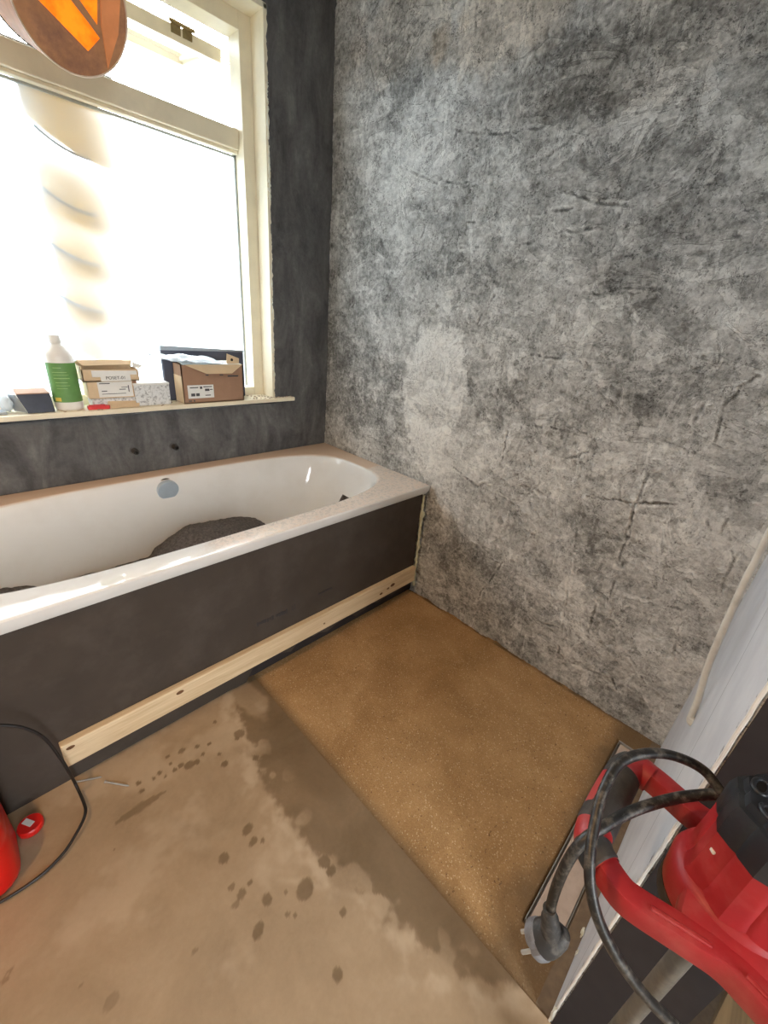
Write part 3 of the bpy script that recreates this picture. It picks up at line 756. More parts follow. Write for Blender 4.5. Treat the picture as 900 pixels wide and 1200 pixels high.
# expanding foam between panel end and wall
fz = np.linspace(.035, .545, 40); rg = random.Random(12)
pts = [Vector((np.interp(z, [.03, .15, .28, .42, .55], [-.020, -.022, -.026, -.030, -.030])+rg.uniform(-.003, .003), -.792+rg.uniform(-.003, .003), z)) for z in fz]
sc = [rg.uniform(.55, 1.15)*(1.6 if abs(z-.44) < .025 else 1)*(.6 if z > .5 else 1) for z in fz]
fo = obj('foam_bead', sweep(NB(), catmull(pts, 2), circ(.0095, 9), scale=list(np.interp(np.linspace(0, 1, 79), np.linspace(0, 1, 40), sc))), MAT['foam'], smooth='all')
tag(fo, 'lumpy pale foam bead between bath panel and grey wall', 'foam')
# crumpled felt in the basin
xs = np.linspace(-1.60, -.56, 110); yy = np.linspace(-.52, -.19, 50)
X, Yf = np.meshgrid(xs, yy, indexing='ij')
top = np.interp(X, [-1.60, -1.53, -1.44, -1.40, -1.05, -1.03, -.91, -.80, -.69, -.60, -.57, -.56], [.33, .375, .345, .315, .320, .355, .424, .420, .407, .375, .34, .27])
prof_y = np.clip(1-((Yf+.31)/.20)**2, 0, 1)**.5
zt = .19+(top-.19)*prof_y+.008*fbm(X*14, Yf*14, 501, 4)+.004*fbm(X*60, Yf*60, 503, 2)
endf = np.minimum(sstep(-1.62, -1.56, X), sstep(-.545, -.60, X)); zt = .19+(zt-.19)*endf
bm = NB(); n, mm = X.shape
T = [[bm.verts.new((X[i, j], Yf[i, j], max(zt[i, j], .185))) for j in range(mm)] for i in range(n)]
B = [[bm.verts.new((X[i, j], Yf[i, j], .172)) for j in range(mm)] for i in range(n)]
for i in range(n-1):
    for j in range(mm-1):
        bm.faces.new((T[i][j], T[i+1][j], T[i+1][j+1], T[i][j+1])); bm.faces.new((B[i][j], B[i][j+1], B[i+1][j+1], B[i+1][j]))
for i in range(n-1):
    for j in (0, mm-1): bm.faces.new((T[i][j], T[i+1][j], B[i+1][j], B[i][j]))
for j in range(mm-1):
    for i in (0, n-1): bm.faces.new((T[i][j], T[i][j+1], B[i][j+1], B[i][j]))
felt = obj('felt_mat', bm, MAT['felt'], smooth='all'); tag(felt, 'crumpled dark grey felt mat lying in the bathtub', 'mat')
# small felt offcut leaning on the basin's sloping end
a, b, c = on((398, 590), 'y', -.50), on((403, 580.5), 'y', -.47), on((413, 586), 'y', -.48)
poly = [a+Vector((-.01, 0, -.09)), a, b, c, c+Vector((.005, 0, -.06))]
tag(obj('felt_offcut', prism(NB(), poly, (.004, .014, 0)), MAT['felt']), 'small grey felt offcut propped at the rounded end of the basin', 'offcut')

# ---- pipe stubs on the window wall
for i, (px, lab) in enumerate([((158, 529), 'stubby dark pipe end below the printed white box'), ((205, 524), 'stubby dark pipe end below the brown carton')]):
    p = on(px, 'y', -.02)
    st = empty('pipe_stub', (p.x, -.004, p.z)); tag(st, lab, 'pipe', 'pipe stubs in the dark wall')
    obj('flange', lathe(NB(), [(.004, 0), (.017, 0), (.018, .004), (.012, .006)], (p.x, -.001, p.z), 16, axis=(0, -1, 0)), MAT['plaster_shaded'], st)
    bm = NB(); prof = [(.0105, .0)]
    for q in range(6): prof += [(.0115, .006+q*.004), (.0100, .008+q*.004)]
    prof += [(.0105, .031), (.0070, .031), (.0068, .02), (0, .02)]
    obj('thread', lathe(bm, prof, (p.x, -.001, p.z), 16, axis=(.1, -1, -.05)), MAT['dark_metal'], st)

# ================================================================== THINGS ON THE SILL
# brown carton with open flaps
ct = empty('cardboard_carton', (-.64, .02, SILL)); tag(ct, 'open brown cardboard carton with white label standing on the sill', 'box')
x0, x1, y0, y1, zt = -.776, -.502, -.020, .062, 1.026
wb = NB(); box(wb, (x0, y0, SILL), (x1, y0+.004, zt)); box(wb, (x0, y1-.004, SILL), (x1, y1, zt)); box(wb, (x0, y0, SILL), (x0+.004, y1, zt)); box(wb, (x1-.004, y0, SILL), (x1, y1, zt)); box(wb, (x0, y0, SILL), (x1, y1, SILL+.004))
obj('carton_body', wb, MAT['card'], ct)
obj('side_panel', prism(NB(), [Vector((x0-.0015, y0, SILL+.002)), Vector((x0-.0015, y1, SILL+.002)), Vector((x0-.0015, y1, zt-.045)), Vector((x0-.0015, y0, zt-.045))], (.0012, 0, 0)), MAT['card_light'], ct)
fl = [(x0+.012, zt+.002), (x1-.002, zt+.002), (x1-.06, zt-.034), (x0+.10, zt-.034)]
obj('front_flap', prism(NB(), [Vector((x, y0-.004-.01*(zt-z)/.03, z)) for x, z in fl], (0, -.0025, 0)), MAT['card_light'], ct)
obj('top_flap', prism(NB(), [Vector((x0+.01, y0, zt)), Vector((x1-.004, y0, zt)), Vector((x1-.012, y1-.01, zt+.008)), Vector((x0+.01, y1-.01, zt+.008))], (0, 0, .0025)), MAT['paper'], ct)
tb_ = [(-.570, zt+.004), (-.512, zt+.004), (-.510, zt+.026), (-.566, zt+.046)]
tabp = obj('end_tab', prism(NB(), [Vector((x, y0+.012, z)) for x, z in tb_], (0, .003, 0)), MAT['card_light'], ct)
obj('finger_hole', lathe(NB(), [(.006, 0), (.006, .001), (0, .0012)], (-.545, y0+.0118, zt+.020), 14, axis=(0, -1, 0)), MAT['hole'], tabp)
lb = obj('label', BOX((-.757, y0-.0018, .889), (-.645, y0+.001, .944)), MAT['paper'], ct)
bm = NB(); rg = random.Random(2)
for (xa, xb, za, zb) in [(-.748, -.712, .932, .936), (-.690, -.652, .934, .938), (-.705, -.695, .928, .938), (-.684, -.664, .918, .928), (-.662, -.650, .922, .926), (-.745, -.728, .898, .910), (-.724, -.709, .898, .910), (-.684, -.660, .898, .902)]:
    box(bm, (xa, y0-.0025, za), (xb, y0-.001, zb))
obj('label_print', bm, MAT['ink'], lb)['kind'] = 'stuff'
bm = NB()
for (xa, xb, za, zb) in [(-.757, -.744, .876, .881), (-.736, -.730, .875, .882), (-.675, -.662, .982, .986), (-.612, -.596, .982, .986), (-.575, -.525, .975, .981)]: box(bm, (xa, y0-.0008, za), (xb, y0+.001, zb))
obj('carton_print', bm, MAT['ink'], ct)['kind'] = 'stuff'
# plastic bag on the carton
n, mm = 40, 26; u = np.linspace(0, 1, n); v = np.linspace(0, 1, mm); U, V = np.meshgrid(u, v, indexing='ij')
BX = -.86+.27*U; BY = -.042+.10*V; BZ = zt+.022+.016*fbm(U*5, V*4, 601, 4)+.012*np.sin(np.pi*V)*np.sin(np.pi*np.clip(U*1.2, 0, 1))
BZ += .010*sstep(.35, 0, U)-.006*sstep(.8, 1, U); BZ -= .010*sstep(.2, 0, V)
BX += -.03*sstep(.25, 0, U)*V
bm = NB(); A = [[bm.verts.new((BX[i, j], BY[i, j], BZ[i, j])) for j in range(mm)] for i in range(n)]
B = [[bm.verts.new((BX[i, j], BY[i, j], max(zt+.010, BZ[i, j]-.020*math.sin(math.pi*u[i])*math.sin(math.pi*v[j])-.002))) for j in range(mm)] for i in range(n)]
for i in range(n-1):
    for j in range(mm-1):
        bm.faces.new((A[i][j], A[i+1][j], A[i+1][j+1], A[i][j+1])); bm.faces.new((B[i][j], B[i][j+1], B[i+1][j+1], B[i+1][j]))
for i in range(n-1):
    for j in (0, mm-1): bm.faces.new((A[i][j], A[i+1][j], B[i+1][j], B[i][j]))
for j in range(mm-1):
    for i in (0, n-1): bm.faces.new((A[i][j], A[i][j+1], B[i][j+1], B[i][j]))
tag(obj('plastic_bag', bm, MAT['bag'], smooth='all'), 'crumpled clear plastic bag lying on the open brown carton', 'bag')
# slate case behind the carton
cs = empty('flat_case', (-.63, .078, SILL)); tag(cs, 'flat dark slate case standing upright behind the brown carton', 'case')
obj('case_body', BOX((-.815, .068, SILL), (-.447, .087, 1.078), .004), MAT['case'], cs)
obj('case_edge', prism(NB(), [Vector((-.815, .066, 1.074)), Vector((-.447, .066, 1.072)), Vector((-.447, .066, 1.079)), Vector((-.815, .066, 1.092))], (0, .022, 0)), MAT['case_edge'], cs)
# printed white box
gb = empty('printed_box', (-.89, .03, SILL)); tag(gb, 'small white printed box between the brown carton and stacked boxes', 'box')
obj('box_body', BOX((-.956, -.004, SILL), (-.824, .062, .955), .0015), MAT['print_card'], gb)
obj('box_lid', BOX((-.957, -.005, .949), (-.823, .063, .9565), .001), MAT['paper'], gb)
# stacked boxes
sb = empty('lower_box', (-1.01, .04, SILL)); tag(sb, 'small labelled carton under the wider open box', 'box', None)
obj('box_body', BOX((-1.108, .004, .904), (-.943, .084, .966), .0015), MAT['card_light'], sb)
lo_l = obj('label', BOX((-1.076, .0025, .908), (-.960, .005, .964)), MAT['paper'], sb)
obj('box_end', BOX((-.957, .003, .905), (-.9425, .0835, .9655)), MAT['card'], sb)
bm = NB()
for (xa, xb, za, zb) in [(-1.070, -1.035, .957, .960), (-1.066, -1.048, .929, .932), (-1.066, -.985, .919, .921), (-1.006, -.984, .934, .937), (-.998, -.976, .942, .944), (-.975, -.972, .925, .950)]: box(bm, (xa, .0018, za), (xb, .0035, zb))
obj('label_print', bm, MAT['ink'], lo_l)['kind'] = 'stuff'
ub = empty('open_box', (-1.03, .04, .966)); tag(ub, 'wide open cardboard box with lid up, resting on the labelled carton', 'box')
wb = NB(); box(wb, (-1.118, .000, .966), (-.930, .086, .970)); box(wb, (-1.118, .000, .966), (-.930, .003, 1.008)); box(wb, (-1.118, .083, .966), (-.930, .086, 1.03)); box(wb, (-1.118, .000, .966), (-1.115, .086, 1.02)); box(wb, (-.933, .0, .966), (-.930, .086, 1.01))
obj('box_body', wb, MAT['card_light'], ub)
ul = obj('label', prism(NB(), [Vector((x, -.0005, z)) for x, z in [(-1.088, 1.006), (-.938, 1.004), (-.938, .990), (-.962, .990), (-.962, .967), (-1.062, .967), (-1.062, .983), (-1.088, .983)]], (0, -.0015, 0)), MAT['paper'], ub)
obj('lid', prism(NB(), [Vector((-1.122, .03, 1.036)), Vector((-.94, .03, 1.036)), Vector((-.935, .085, 1.028)), Vector((-1.122, .085, 1.028))], (0, 0, .004)), MAT['paper'], ub)
obj('lid_front', prism(NB(), [Vector((-1.122, .028, 1.040)), Vector((-.94, .028, 1.040)), Vector((-.948, .014, 1.026)), Vector((-1.108, .014, 1.022))], (0, .002, .0)), MAT['card_light'], ub)
obj('torn_flap', prism(NB(), [Vector((-.942, .02, 1.034)), Vector((-.905, .02, 1.020)), Vector((-.918, .03, 1.008)), Vector((-.94, .03, 1.012))], (0, .002, .001)), MAT['paper'], ub)
cu = bpy.data.curves.new('t', 'FONT'); cu.body = 'POSET-01'; cu.size = .016; cu.align_x = 'CENTER'; cu.extrude = .0003
to = bpy.data.objects.new('t', cu); COL.objects.link(to)
dg = bpy.context.evaluated_depsgraph_get(); me = bpy.data.meshes.new_from_object(to.evaluated_get(dg)); bpy.data.objects.remove(to)
t = NB(); t.from_mesh(me); t.transform(Matrix.Translation((-1.012, -.0024, .974)) @ Matrix.Rotation(math.pi/2, 4, 'X'))
obj('lettering', t, MAT['ink'], ul)
# flat bits under the boxes
fb = empty('flat_packet', (-1.0, .04, SILL)); tag(fb, 'flat grey packet of fittings under the labelled carton', 'packet')
obj('packet', BOX((-1.10, .006, SILL), (-.945, .085, .904), .008, 3), MAT['print_card'], fb)
obj('packet_flap', prism(NB(), [Vector((-1.06, -.012, SILL+.001)), Vector((-.95, -.016, SILL+.001)), Vector((-.94, .008, .888)), Vector((-1.05, .008, .892))], (0, 0, .003)), MAT['card_light'], fb)
# bottle
bt = empty('plastic_bottle', (-1.170, .028, SILL)); tag(bt, 'white plastic bottle with green label standing on the sill', 'bottle')
BC = (-1.1705, .028, SILL)
el = lambda a, i: 1.0
def bott(prof, name, mat, par=bt, n=40, sq=True):
    bm = NB(); lathe(bm, prof, (0, 0, 0), n)
    for v in bm.verts: v.co = Vector((v.co.x, v.co.y*.80, v.co.z))+Vector(BC)
    return obj(name, bm, mat, par, smooth=True)
bott([(.038, 0), (.0425, .004), (.0435, .012), (.0435, .185), (.0415, .195), (.030, .213), (.016, .222), (.0145, .226), (.0145, .232), (0, .233)], 'bottle_body', MAT['white_plastic'])
cp = NB(); prof = [(.0165, .226), (.0175, .228), (.0175, .252), (.0165, .254), (0, .254)]
lathe(cp, prof, BC, 36, rmod=lambda a, i: 1+.02*math.cos(18*a)); obj('cap', cp, MAT['white_plastic'], bt, smooth=True)
lab = NB(); n = 40; za, zb = .030, .165; A = []; B = []
for j in range(n):
    a = 2*math.pi*j/n; x, y = .0442*math.cos(a), .0442*.80*math.sin(a)
    A.append(lab.verts.new(Vector((x, y, za))+Vector(BC))); B.append(lab.verts.new(Vector((x, y, zb))+Vector(BC)))
for j in range(n): lab.faces.new((A[j], A[(j+1) % n], B[(j+1) % n], B[j]))
lbo = obj('label', lab, MAT['green'], bt, smooth='all')
def on_bottle(bm, a0, a1, z0, z1, r=.0448):
    k = 6
    p = [(r*math.cos(a0+(a1-a0)*i/k), r*.80*math.sin(a0+(a1-a0)*i/k)) for i in range(k+1)]
    lo = [bm.verts.new(Vector((x, y, z0))+Vector(BC)) for x, y in p]; hi = [bm.verts.new(Vector((x, y, z1))+Vector(BC)) for x, y in p]
    for i in range(k): bm.faces.new((lo[i], lo[i+1], hi[i+1], hi[i]))
bm = NB(); R = math.radians
for z, a0, a1, h in [(.148, 230, 262, .002), (.133, 222, 280, .002), (.124, 226, 285, .0015), (.112, 224, 286, .003), (.098, 228, 275, .002), (.088, 228, 282, .0015), (.078, 228, 270, .0015)]:
    on_bottle(bm, R(a0), R(a1), z, z+h)
obj('label_print', bm, MAT['green_light'], lbo)['kind'] = 'stuff'
bm = NB(); on_bottle(bm, R(208), R(236), .034, .047); obj('label_stamp', bm, MAT['yellow'], lbo)
# black package at the left of the bottle
bp = empty('foil_package', (-1.265, .02, SILL)); tag(bp, 'blue-black shrink-wrapped package beside the white bottle', 'package')
obj('package_body', prism(NB(), [Vector((-1.298, -.012, SILL+.002)), Vector((-1.222, -.012, SILL+.002)), Vector((-1.224, .004, .930)), Vector((-1.316, .004, .930))], (.0, .062, .004)), MAT['navy'], bp)
obj('top_strip', prism(NB(), [Vector((-1.316, .003, .931)), Vector((-1.224, .003, .931)), Vector((-1.228, .062, .938)), Vector((-1.316, .062, .938))], (0, 0, .003)), MAT['card'], bp)
obj('end_face', prism(NB(), [Vector((-1.317, .004, .930)), Vector((-1.299, -.011, SILL+.003)), Vector((-1.328, .040, SILL+.003)), Vector((-1.334, .055, .926))], (-.001, 0, .001)), MAT['case_edge'], bp)
gl = empty('clear_sachet', (-1.35, .03, SILL)); tag(gl, 'small crumpled clear sachet at the end of the dark package', 'sachet')
bm = NB(); bmesh.ops.create_icosphere(bm, subdivisions=3, radius=1)
for v in bm.verts: v.co = Vector((v.co.x*.018, v.co.y*.03, v.co.z*.030))*(1+.12*math.sin(v.co.x*9+v.co.z*7)) + Vector((-1.345, .035, SILL+.032))
obj('film', bm, MAT['bag'], gl, smooth='all')
tag(obj('flat_strip', BOX((-1.60, -.008, SILL), (-1.352, .045, SILL+.010), .002), MAT['case_edge']), 'flat grey strip lying on the sill behind the dark package', 'strip')
# red clip
rc = empty('red_clip', (-1.075, -.012, SILL)); tag(rc, 'flat red plastic clip in front of the stacked boxes', 'clip')
obj('clip_body', prism(NB(), [Vector((-1.122, -.012, SILL)), Vector((-1.056, -.018, SILL)), Vector((-1.050, -.010, SILL)), Vector((-1.058, .002, SILL)), Vector((-1.122, .004, SILL))], (0, 0, .013)), MAT['red_plastic'], rc)
obj('clip_ridge', prism(NB(), [Vector((-1.118, -.006, SILL+.013)), Vector((-1.066, -.010, SILL+.013)), Vector((-1.066, -.004, SILL+.013)), Vector((-1.118, .0, SILL+.013))], (0, 0, .003)), MAT['red_plastic'], rc)
# crumbs of plaster on the sill
bm = NB(); rg = random.Random(21)
for i in range(110):
    x = rg.choice([rg.uniform(-.49, -.235), rg.uniform(-1.2, -.49)]); y = rg.uniform(-.028, .08) if x < -.34 else rg.uniform(-.028, -.004)
    s = rg.uniform(.0012, .0042); t = bmesh.new(); bmesh.ops.create_icosphere(t, subdivisions=1, radius=s)
    for v in t.verts: v.co = Vector((v.co.x*1.5, v.co.y*1.2, v.co.z*.6))*(1+.3*rg.uniform(-1, 1))+Vector((x, y, SILL+s*.4))
    merge(bm, t)
cr = obj('plaster_crumbs', bm, MAT['debris']); tag(cr, 'tan plaster crumbs scattered on the window sill', 'debris', kind='stuff')

# ---- folded fabric outside, blurred by the frosted pane
fa = empty('fabric_blind', (-1.0, .26, .95)); tag(fa, 'tan pleated fabric blind hanging outside behind the frosted pane', 'blind')
def pleat(zc, h, xc, w, i):
    n, mm = 16, 10; P = np.zeros((n, mm, 3))
    for a in range(n):
        for b in range(mm):
            s = a/(n-1)*2-1; t = b/(mm-1)
            x = xc+s*w/2; sag = -.10*w*(1-s*s)-.34*(s*w/2)
            P[a, b] = (x, .190+.035*s*s+.030*t*math.sin(2.2*t), zc+sag-h*(1-t)+.0*t)
    return grid_obj('pleat', P-np.array(fa.location), MAT['tan'], fa)
tops = [1.90, 1.70, 1.535, 1.375, 1.215]
for i, z in enumerate(tops):
    pleat(z, .185, np.interp(z, [1.2, 1.9], [-1.005, -.955]), np.interp(z, [1.2, 1.9], [.16, .27]), i)
    if i:
        xc = np.interp(z, [1.2, 1.9], [-1.035, -.985]); w = .15
        pts = [Vector((xc+s*w/2, .178, z-.10*w*(1-s*s)-.34*s*w/2+.01)) for s in np.linspace(-1, 1, 9)]
        obj('fold_shadow', sweep(NB(), pts, circ(.0045, 8)), MAT['dark_fold'], fa)  # dark tube draws the shadow line of a fold
obj('hanging_rail', BOX((-1.13, .235, 1.93), (-.80, .265, 1.955), .003), MAT['steel'], fa)
obj('rail_bracket', BOX((-1.10, .17, 1.922), (-1.08, .25, 1.932), .001), MAT['steel'], fa)

# ================================================================== HANGING LAMP
LC = Vector((-1.0348, -.2902, 1.9000)); LN = Vector((-.25254706, .85961939, .44415593)).normalized(); LR = .1354
lamp = empty('pendant_lamp', LC); tag(lamp, 'copper-brown round drum lamp with orange panel hanging by the window', 'lamp')
q = Vector((0, 0, 1)).rotation_difference(LN)
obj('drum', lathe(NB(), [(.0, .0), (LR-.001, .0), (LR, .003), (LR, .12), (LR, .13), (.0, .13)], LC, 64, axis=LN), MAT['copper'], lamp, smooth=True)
def hoop(off, r, mat, name):
    pts = [LC+LN*off+q @ Vector((LR*math.cos(a), LR*math.sin(a), 0)) for a in np.linspace(0, 2*math.pi, 72, endpoint=False)]
    return obj(name, sweep(NB(), pts, circ(r, 8), closed=True), mat, lamp, smooth='all')
hoop(0, .0022, MAT['rim'], 'front_rim'); hoop(.128, .003, MAT['dark_metal'], 'rear_rim')
def lamp_pt(px, off=-.0015):
    d = ray(px); c = LC+LN*off
    return CAM + d*((c-CAM).dot(LN)/d.dot(LN))
def lamp_panel(name, poly, mat, off=-.0015, th=.002): return obj(name, prism(NB(), [lamp_pt(p, off) for p in poly], LN*th), mat, lamp)
lamp_panel('glow_panel', [(28, -18), (103.5, 60), (117, 45), (62, -30)], MAT['amber'], -.003, .004)
lamp_panel('glow_panel', [(70, -30), (114, 34), (114, 0), (108, -40)], MAT['amber'], -.003, .004)
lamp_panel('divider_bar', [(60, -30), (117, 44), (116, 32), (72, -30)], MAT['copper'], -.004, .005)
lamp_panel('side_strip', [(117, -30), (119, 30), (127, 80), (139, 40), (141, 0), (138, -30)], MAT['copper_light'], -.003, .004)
tubep = [LC+LN*.065+Vector((0, 0, LR-.01)), LC+LN*.065+Vector((0, 0, .4)), Vector((LC.x+LN.x*.065, LC.y+LN.y*.065, CEIL))]
obj('hanging_cord', tube(NB(), tubep, .004, 8), MAT['cable'], lamp)
# unseen bulb behind the warm light; cone shade added to keep upper walls neutral
bl = empty('ceiling_bulb', LAMP_POS); tag(bl, 'warm light bulb under an added black cone shade hanging from the ceiling', 'lamp')
obj('bulb_glass', lathe(NB(), [(0, -.055), (.018, -.05), (.029, -.03), (.030, -.01), (.022, .015), (.013, .035), (.013, .045), (0, .045)], LAMP_POS, 24), MAT['bulb'], bl, smooth=True)
obj('socket', lathe(NB(), [(.016, .04), (.019, .045), (.019, .085), (.008, .095), (0, .095)], LAMP_POS, 20), MAT['black_plastic'], bl, smooth=True)
obj('hanging_cord', tube(NB(), [LAMP_POS+Vector((0, 0, .09)), Vector((LAMP_POS.x, LAMP_POS.y, CEIL))], .004, 8), MAT['cable'], bl)
sh = NB(); lathe(sh, [(.022, .075), (.030, .070), (.070, .030), (.130, -.030), (.128, -.032), (.066, .026), (.022, .062)], LAMP_POS, 40)
obj('added_shade', sh, MAT['black_plastic'], bl, smooth=True)
ld = bpy.data.lights.new('bulb_light', 'SPOT'); ld.energy = LAMP_W; ld.color = (1.0, .57, .24); ld.shadow_soft_size = .03
ld.spot_size = math.radians(138); ld.spot_blend = .75
lo_ = bpy.data.objects.new('bulb_light', ld); COL.objects.link(lo_); lo_.parent = bl; lo_.location = (0, 0, -.095); lo_.rotation_euler = (0, math.radians(-9), 0)

# ================================================================== PARTITION CONDUIT
def at_x(px, x): return on(px, 'x', x)
base = on((811, 847), 'y', YP1); xk = base.x
pts = [base+Vector((0, -.004, -.003)), base+Vector((0, .006, .004))]
for px in [(818, 820), (828, 785), (840, 755), (851, 730), (868, 692), (884, 660), (900, 628), (930, 575)]: pts.append(at_x(px, xk))
cdt = empty('conduit_pipe', base); tag(cdt, 'grey-white flexible conduit bending up out of the white partition', 'pipe')
obj('conduit', tube(NB(), catmull(pts, 6), .0064, 12), MAT['conduit'], cdt, smooth='all')
obj('collar', lathe(NB(), [(.007, .0), (.0105, .001), (.0105, .012), (.007, .014)], base+Vector((0, .001, .002)), 18, axis=(pts[2]-pts[1])), MAT['conduit'], cdt, smooth=True)

# ================================================================== DRAIN
dr = empty('shower_drain', (-.455, -1.886, -.02)); tag(dr, 'long linear shower drain with pale tile cover at the partition foot', 'drain')
bm = NB(); x0, x1, y0, y1 = -.805, -.106, -1.926, -1.846; zt = -.004
box(bm, (x0, y1-.0022, -.026), (x1, y1, zt-.001)); box(bm, (x0, y0, -.026), (x1, y0+.002, zt-.001)); box(bm, (x0, y0, -.026), (x0+.002, y1, zt)); box(bm, (x1-.005, y0, -.026), (x1, y1, zt+.003))
obj('channel_frame', bm, MAT['steel'], dr)
obj('channel_bed', BOX((x0, y0, -.028), (x1, y1, -.024)), MAT['steel'], dr)
obj('cover', BOX((x0+.012, y0+.004, -.024), (x1-.009, y1-.008, zt-.001), .001), MAT['tile'], dr)
tag(obj('mortar_strip', BOX((-.915, YP1-.002, -.03), (-.0, y0-.002, -.005), .003), MAT['mortar']), 'brown mortar strip between drain and partition', kind='structure')

# ================================================================== MORTAR MIXER
AX, AY = -1.03, -2.005
mx_ = empty('mortar_mixer', (AX, AY, FZ)); tag(mx_, 'red handheld mortar mixer standing upright beside the white partition', 'power tool')
ZH = .765
def frame_half(s):   # s = +1 towards the window, -1 away from it
    g = lambda y: AY+s*(y-AY)
    return g
# closed handle loop, arms left and right of the motor
loop = [(-.966, -2.005), (-.970, -1.960), (-.958, -1.915), (-.957, -1.897), (-.970, -1.884), (-1.03, -1.882), (-1.086, -1.881), (-1.100, -1.888), (-1.118, -1.922), (-1.116, -1.938), (-1.100, -2.005)]
mir = [(x, 2*AY-y) for x, y in reversed(loop[1:-1])]
def fillet(pts, r=.012, n=4):
    out = []; m = len(pts)
    for i in range(m):
        p = pts[i]; a = (pts[i-1]-p); b = (pts[(i+1) % m]-p)
        da, db = min(r, a.length*.45), min(r, b.length*.45)
        A, B = p+a.normalized()*da, p+b.normalized()*db
        for k in range(n+1):
            t = k/n; out.append(A*(1-t)**2+p*2*t*(1-t)+B*t*t)
    return out
P = fillet([Vector((x, y, ZH)) for x, y in loop+mir])
sec = rrect(.024, .029, .0045, 2)
obj('handle_frame', sweep(NB(), P, sec, closed=True, up=(0, 0, 1)), MAT['red'], mx_, smooth=True)
# raised edge line along the near arm
for s in (1, -1):
    g = [Vector((x, AY+s*(y-AY), ZH+.0150)) for x, y in [(-1.118, -1.945), (-1.112, -1.970), (-1.107, -1.992)]]
    obj('arm_rib', sweep(NB(), g, rrect(.005, .004, .0012, 1), up=(0, 0, 1)), MAT['red'], mx_, smooth=True)
# grips: shell split into red plastic and dark rubber by a mask
def grip(s):
    L = [Vector((x, AY+s*(y-AY), ZH)) for x, y in [(-.960, -1.910), (-.958, -1.893), (-.972, -1.884), (-1.00, -1.882), (-1.03, -1.881), (-1.06, -1.881), (-1.086, -1.882), (-1.100, -1.890), (-1.108, -1.903)]]
    pts = catmull(L, 8); n = len(pts); F = frames(pts, False, (0, 0, 1)); m = 24
    V = np.zeros((n, m, 3)); K = np.zeros((n, m), bool)
    for i in range(n):
        u = i/(n-1)
        for j in range(m):
            a = 2*math.pi*j/m; top = math.cos(a-math.pi/2)
            rad = .0185+.0018*math.sin(math.pi*u)
            # where dark rubber covers the grip
            out = math.cos(a if s > 0 else a)
            dark = (.31 < u < .70 and not (.36 < u < .60 and abs(math.sin(a)-.55) < .28 and math.cos(a) < .25)) or (.80 < u < .97)
            if .18 < u < .31 and math.cos(a) < -.1: dark = True
            K[i, j] = dark
            if dark: rad += .0012
            t, sd, b = F[i]
            V[i, j] = pts[i]+sd*(rad*.95*math.cos(a))+b*(rad*math.sin(a))
    for want, name, mat in ((False, 'grip', 'red'), (True, 'grip_pad', 'pad')):
        bm = NB(); vv = {}
        def gv(i, j):
            j %= m
            if (i, j) not in vv: vv[i, j] = bm.verts.new(V[i, j])
            return vv[i, j]
        for i in range(n-1):
            for j in range(m):
                if bool(K[i, j]) == want: bm.faces.new((gv(i, j), gv(i, j+1), gv(i+1, j+1), gv(i+1, j)))
        obj(name, bm, MAT[mat], mx_, smooth='all')
grip(1); grip(-1)
# flange, motor, cap
def ribs(a, i):
    w = math.pi/4; t = ((a+.25) % w)-w/2
    return .95/math.cos(t)*(1-.035*math.exp(-(t/.05)**2))
fl_ = NB(); lathe(fl_, [(.0, .735), (.050, .735), (.056, .740), (.058, .772), (.055, .781), (.048, .786), (0, .786)], (AX, AY, 0), 48)
obj('gear_flange', fl_, MAT['red'], mx_, smooth=True)
bm = NB(); box(bm, (-1.10, AY-.04, .752), (-.965, AY+.04, .780), .006); obj('motor_bridge', bm, MAT['red'], mx_, smooth=True)
obj('motor_housing', lathe(NB(), [(.0, .784), (.052, .784), (.0485, .795), (.0465, .845), (.0465, .852), (0, .852)], (AX, AY, 0), 128, rmod=ribs), MAT['red'], mx_, smooth=True)
def capmod(a, i): return ribs(a, i)*(1+(.03*math.cos(3*a) if i < 3 else 0))
mc = obj('motor_cap', lathe(NB(), [(.0, .8515), (.0472, .8515), (.0472, .882), (.0445, .893), (.0400, .894), (.0385, .902), (.030, .902), (0, .902)], (AX, AY, 0), 128, rmod=ribs), MAT['black_plastic'], mx_, smooth=True)
for k_ in range(6):
    a = k_*math.pi/3+.35
    c = Vector((AX+.029*math.cos(a), AY+.029*math.sin(a), .9005))
    pts = [c+Vector((.010*math.cos(t), .006*math.sin(t), .002)) for t in np.linspace(0, 2*math.pi, 16, endpoint=False)]
    rot = Matrix.Translation(c) @ Matrix.Rotation(a+math.pi/2, 4, 'Z') @ Matrix.Translation(-c)
    pts = [rot @ p for p in pts]
    obj('vent_ring', sweep(NB(), pts, circ(.0022, 6), closed=True), MAT['black_plastic'], mc, smooth='all')
    bm = NB(); prism(bm, pts, (0, 0, -.003)); obj('vent_hole', bm, MAT['hole'], mc)
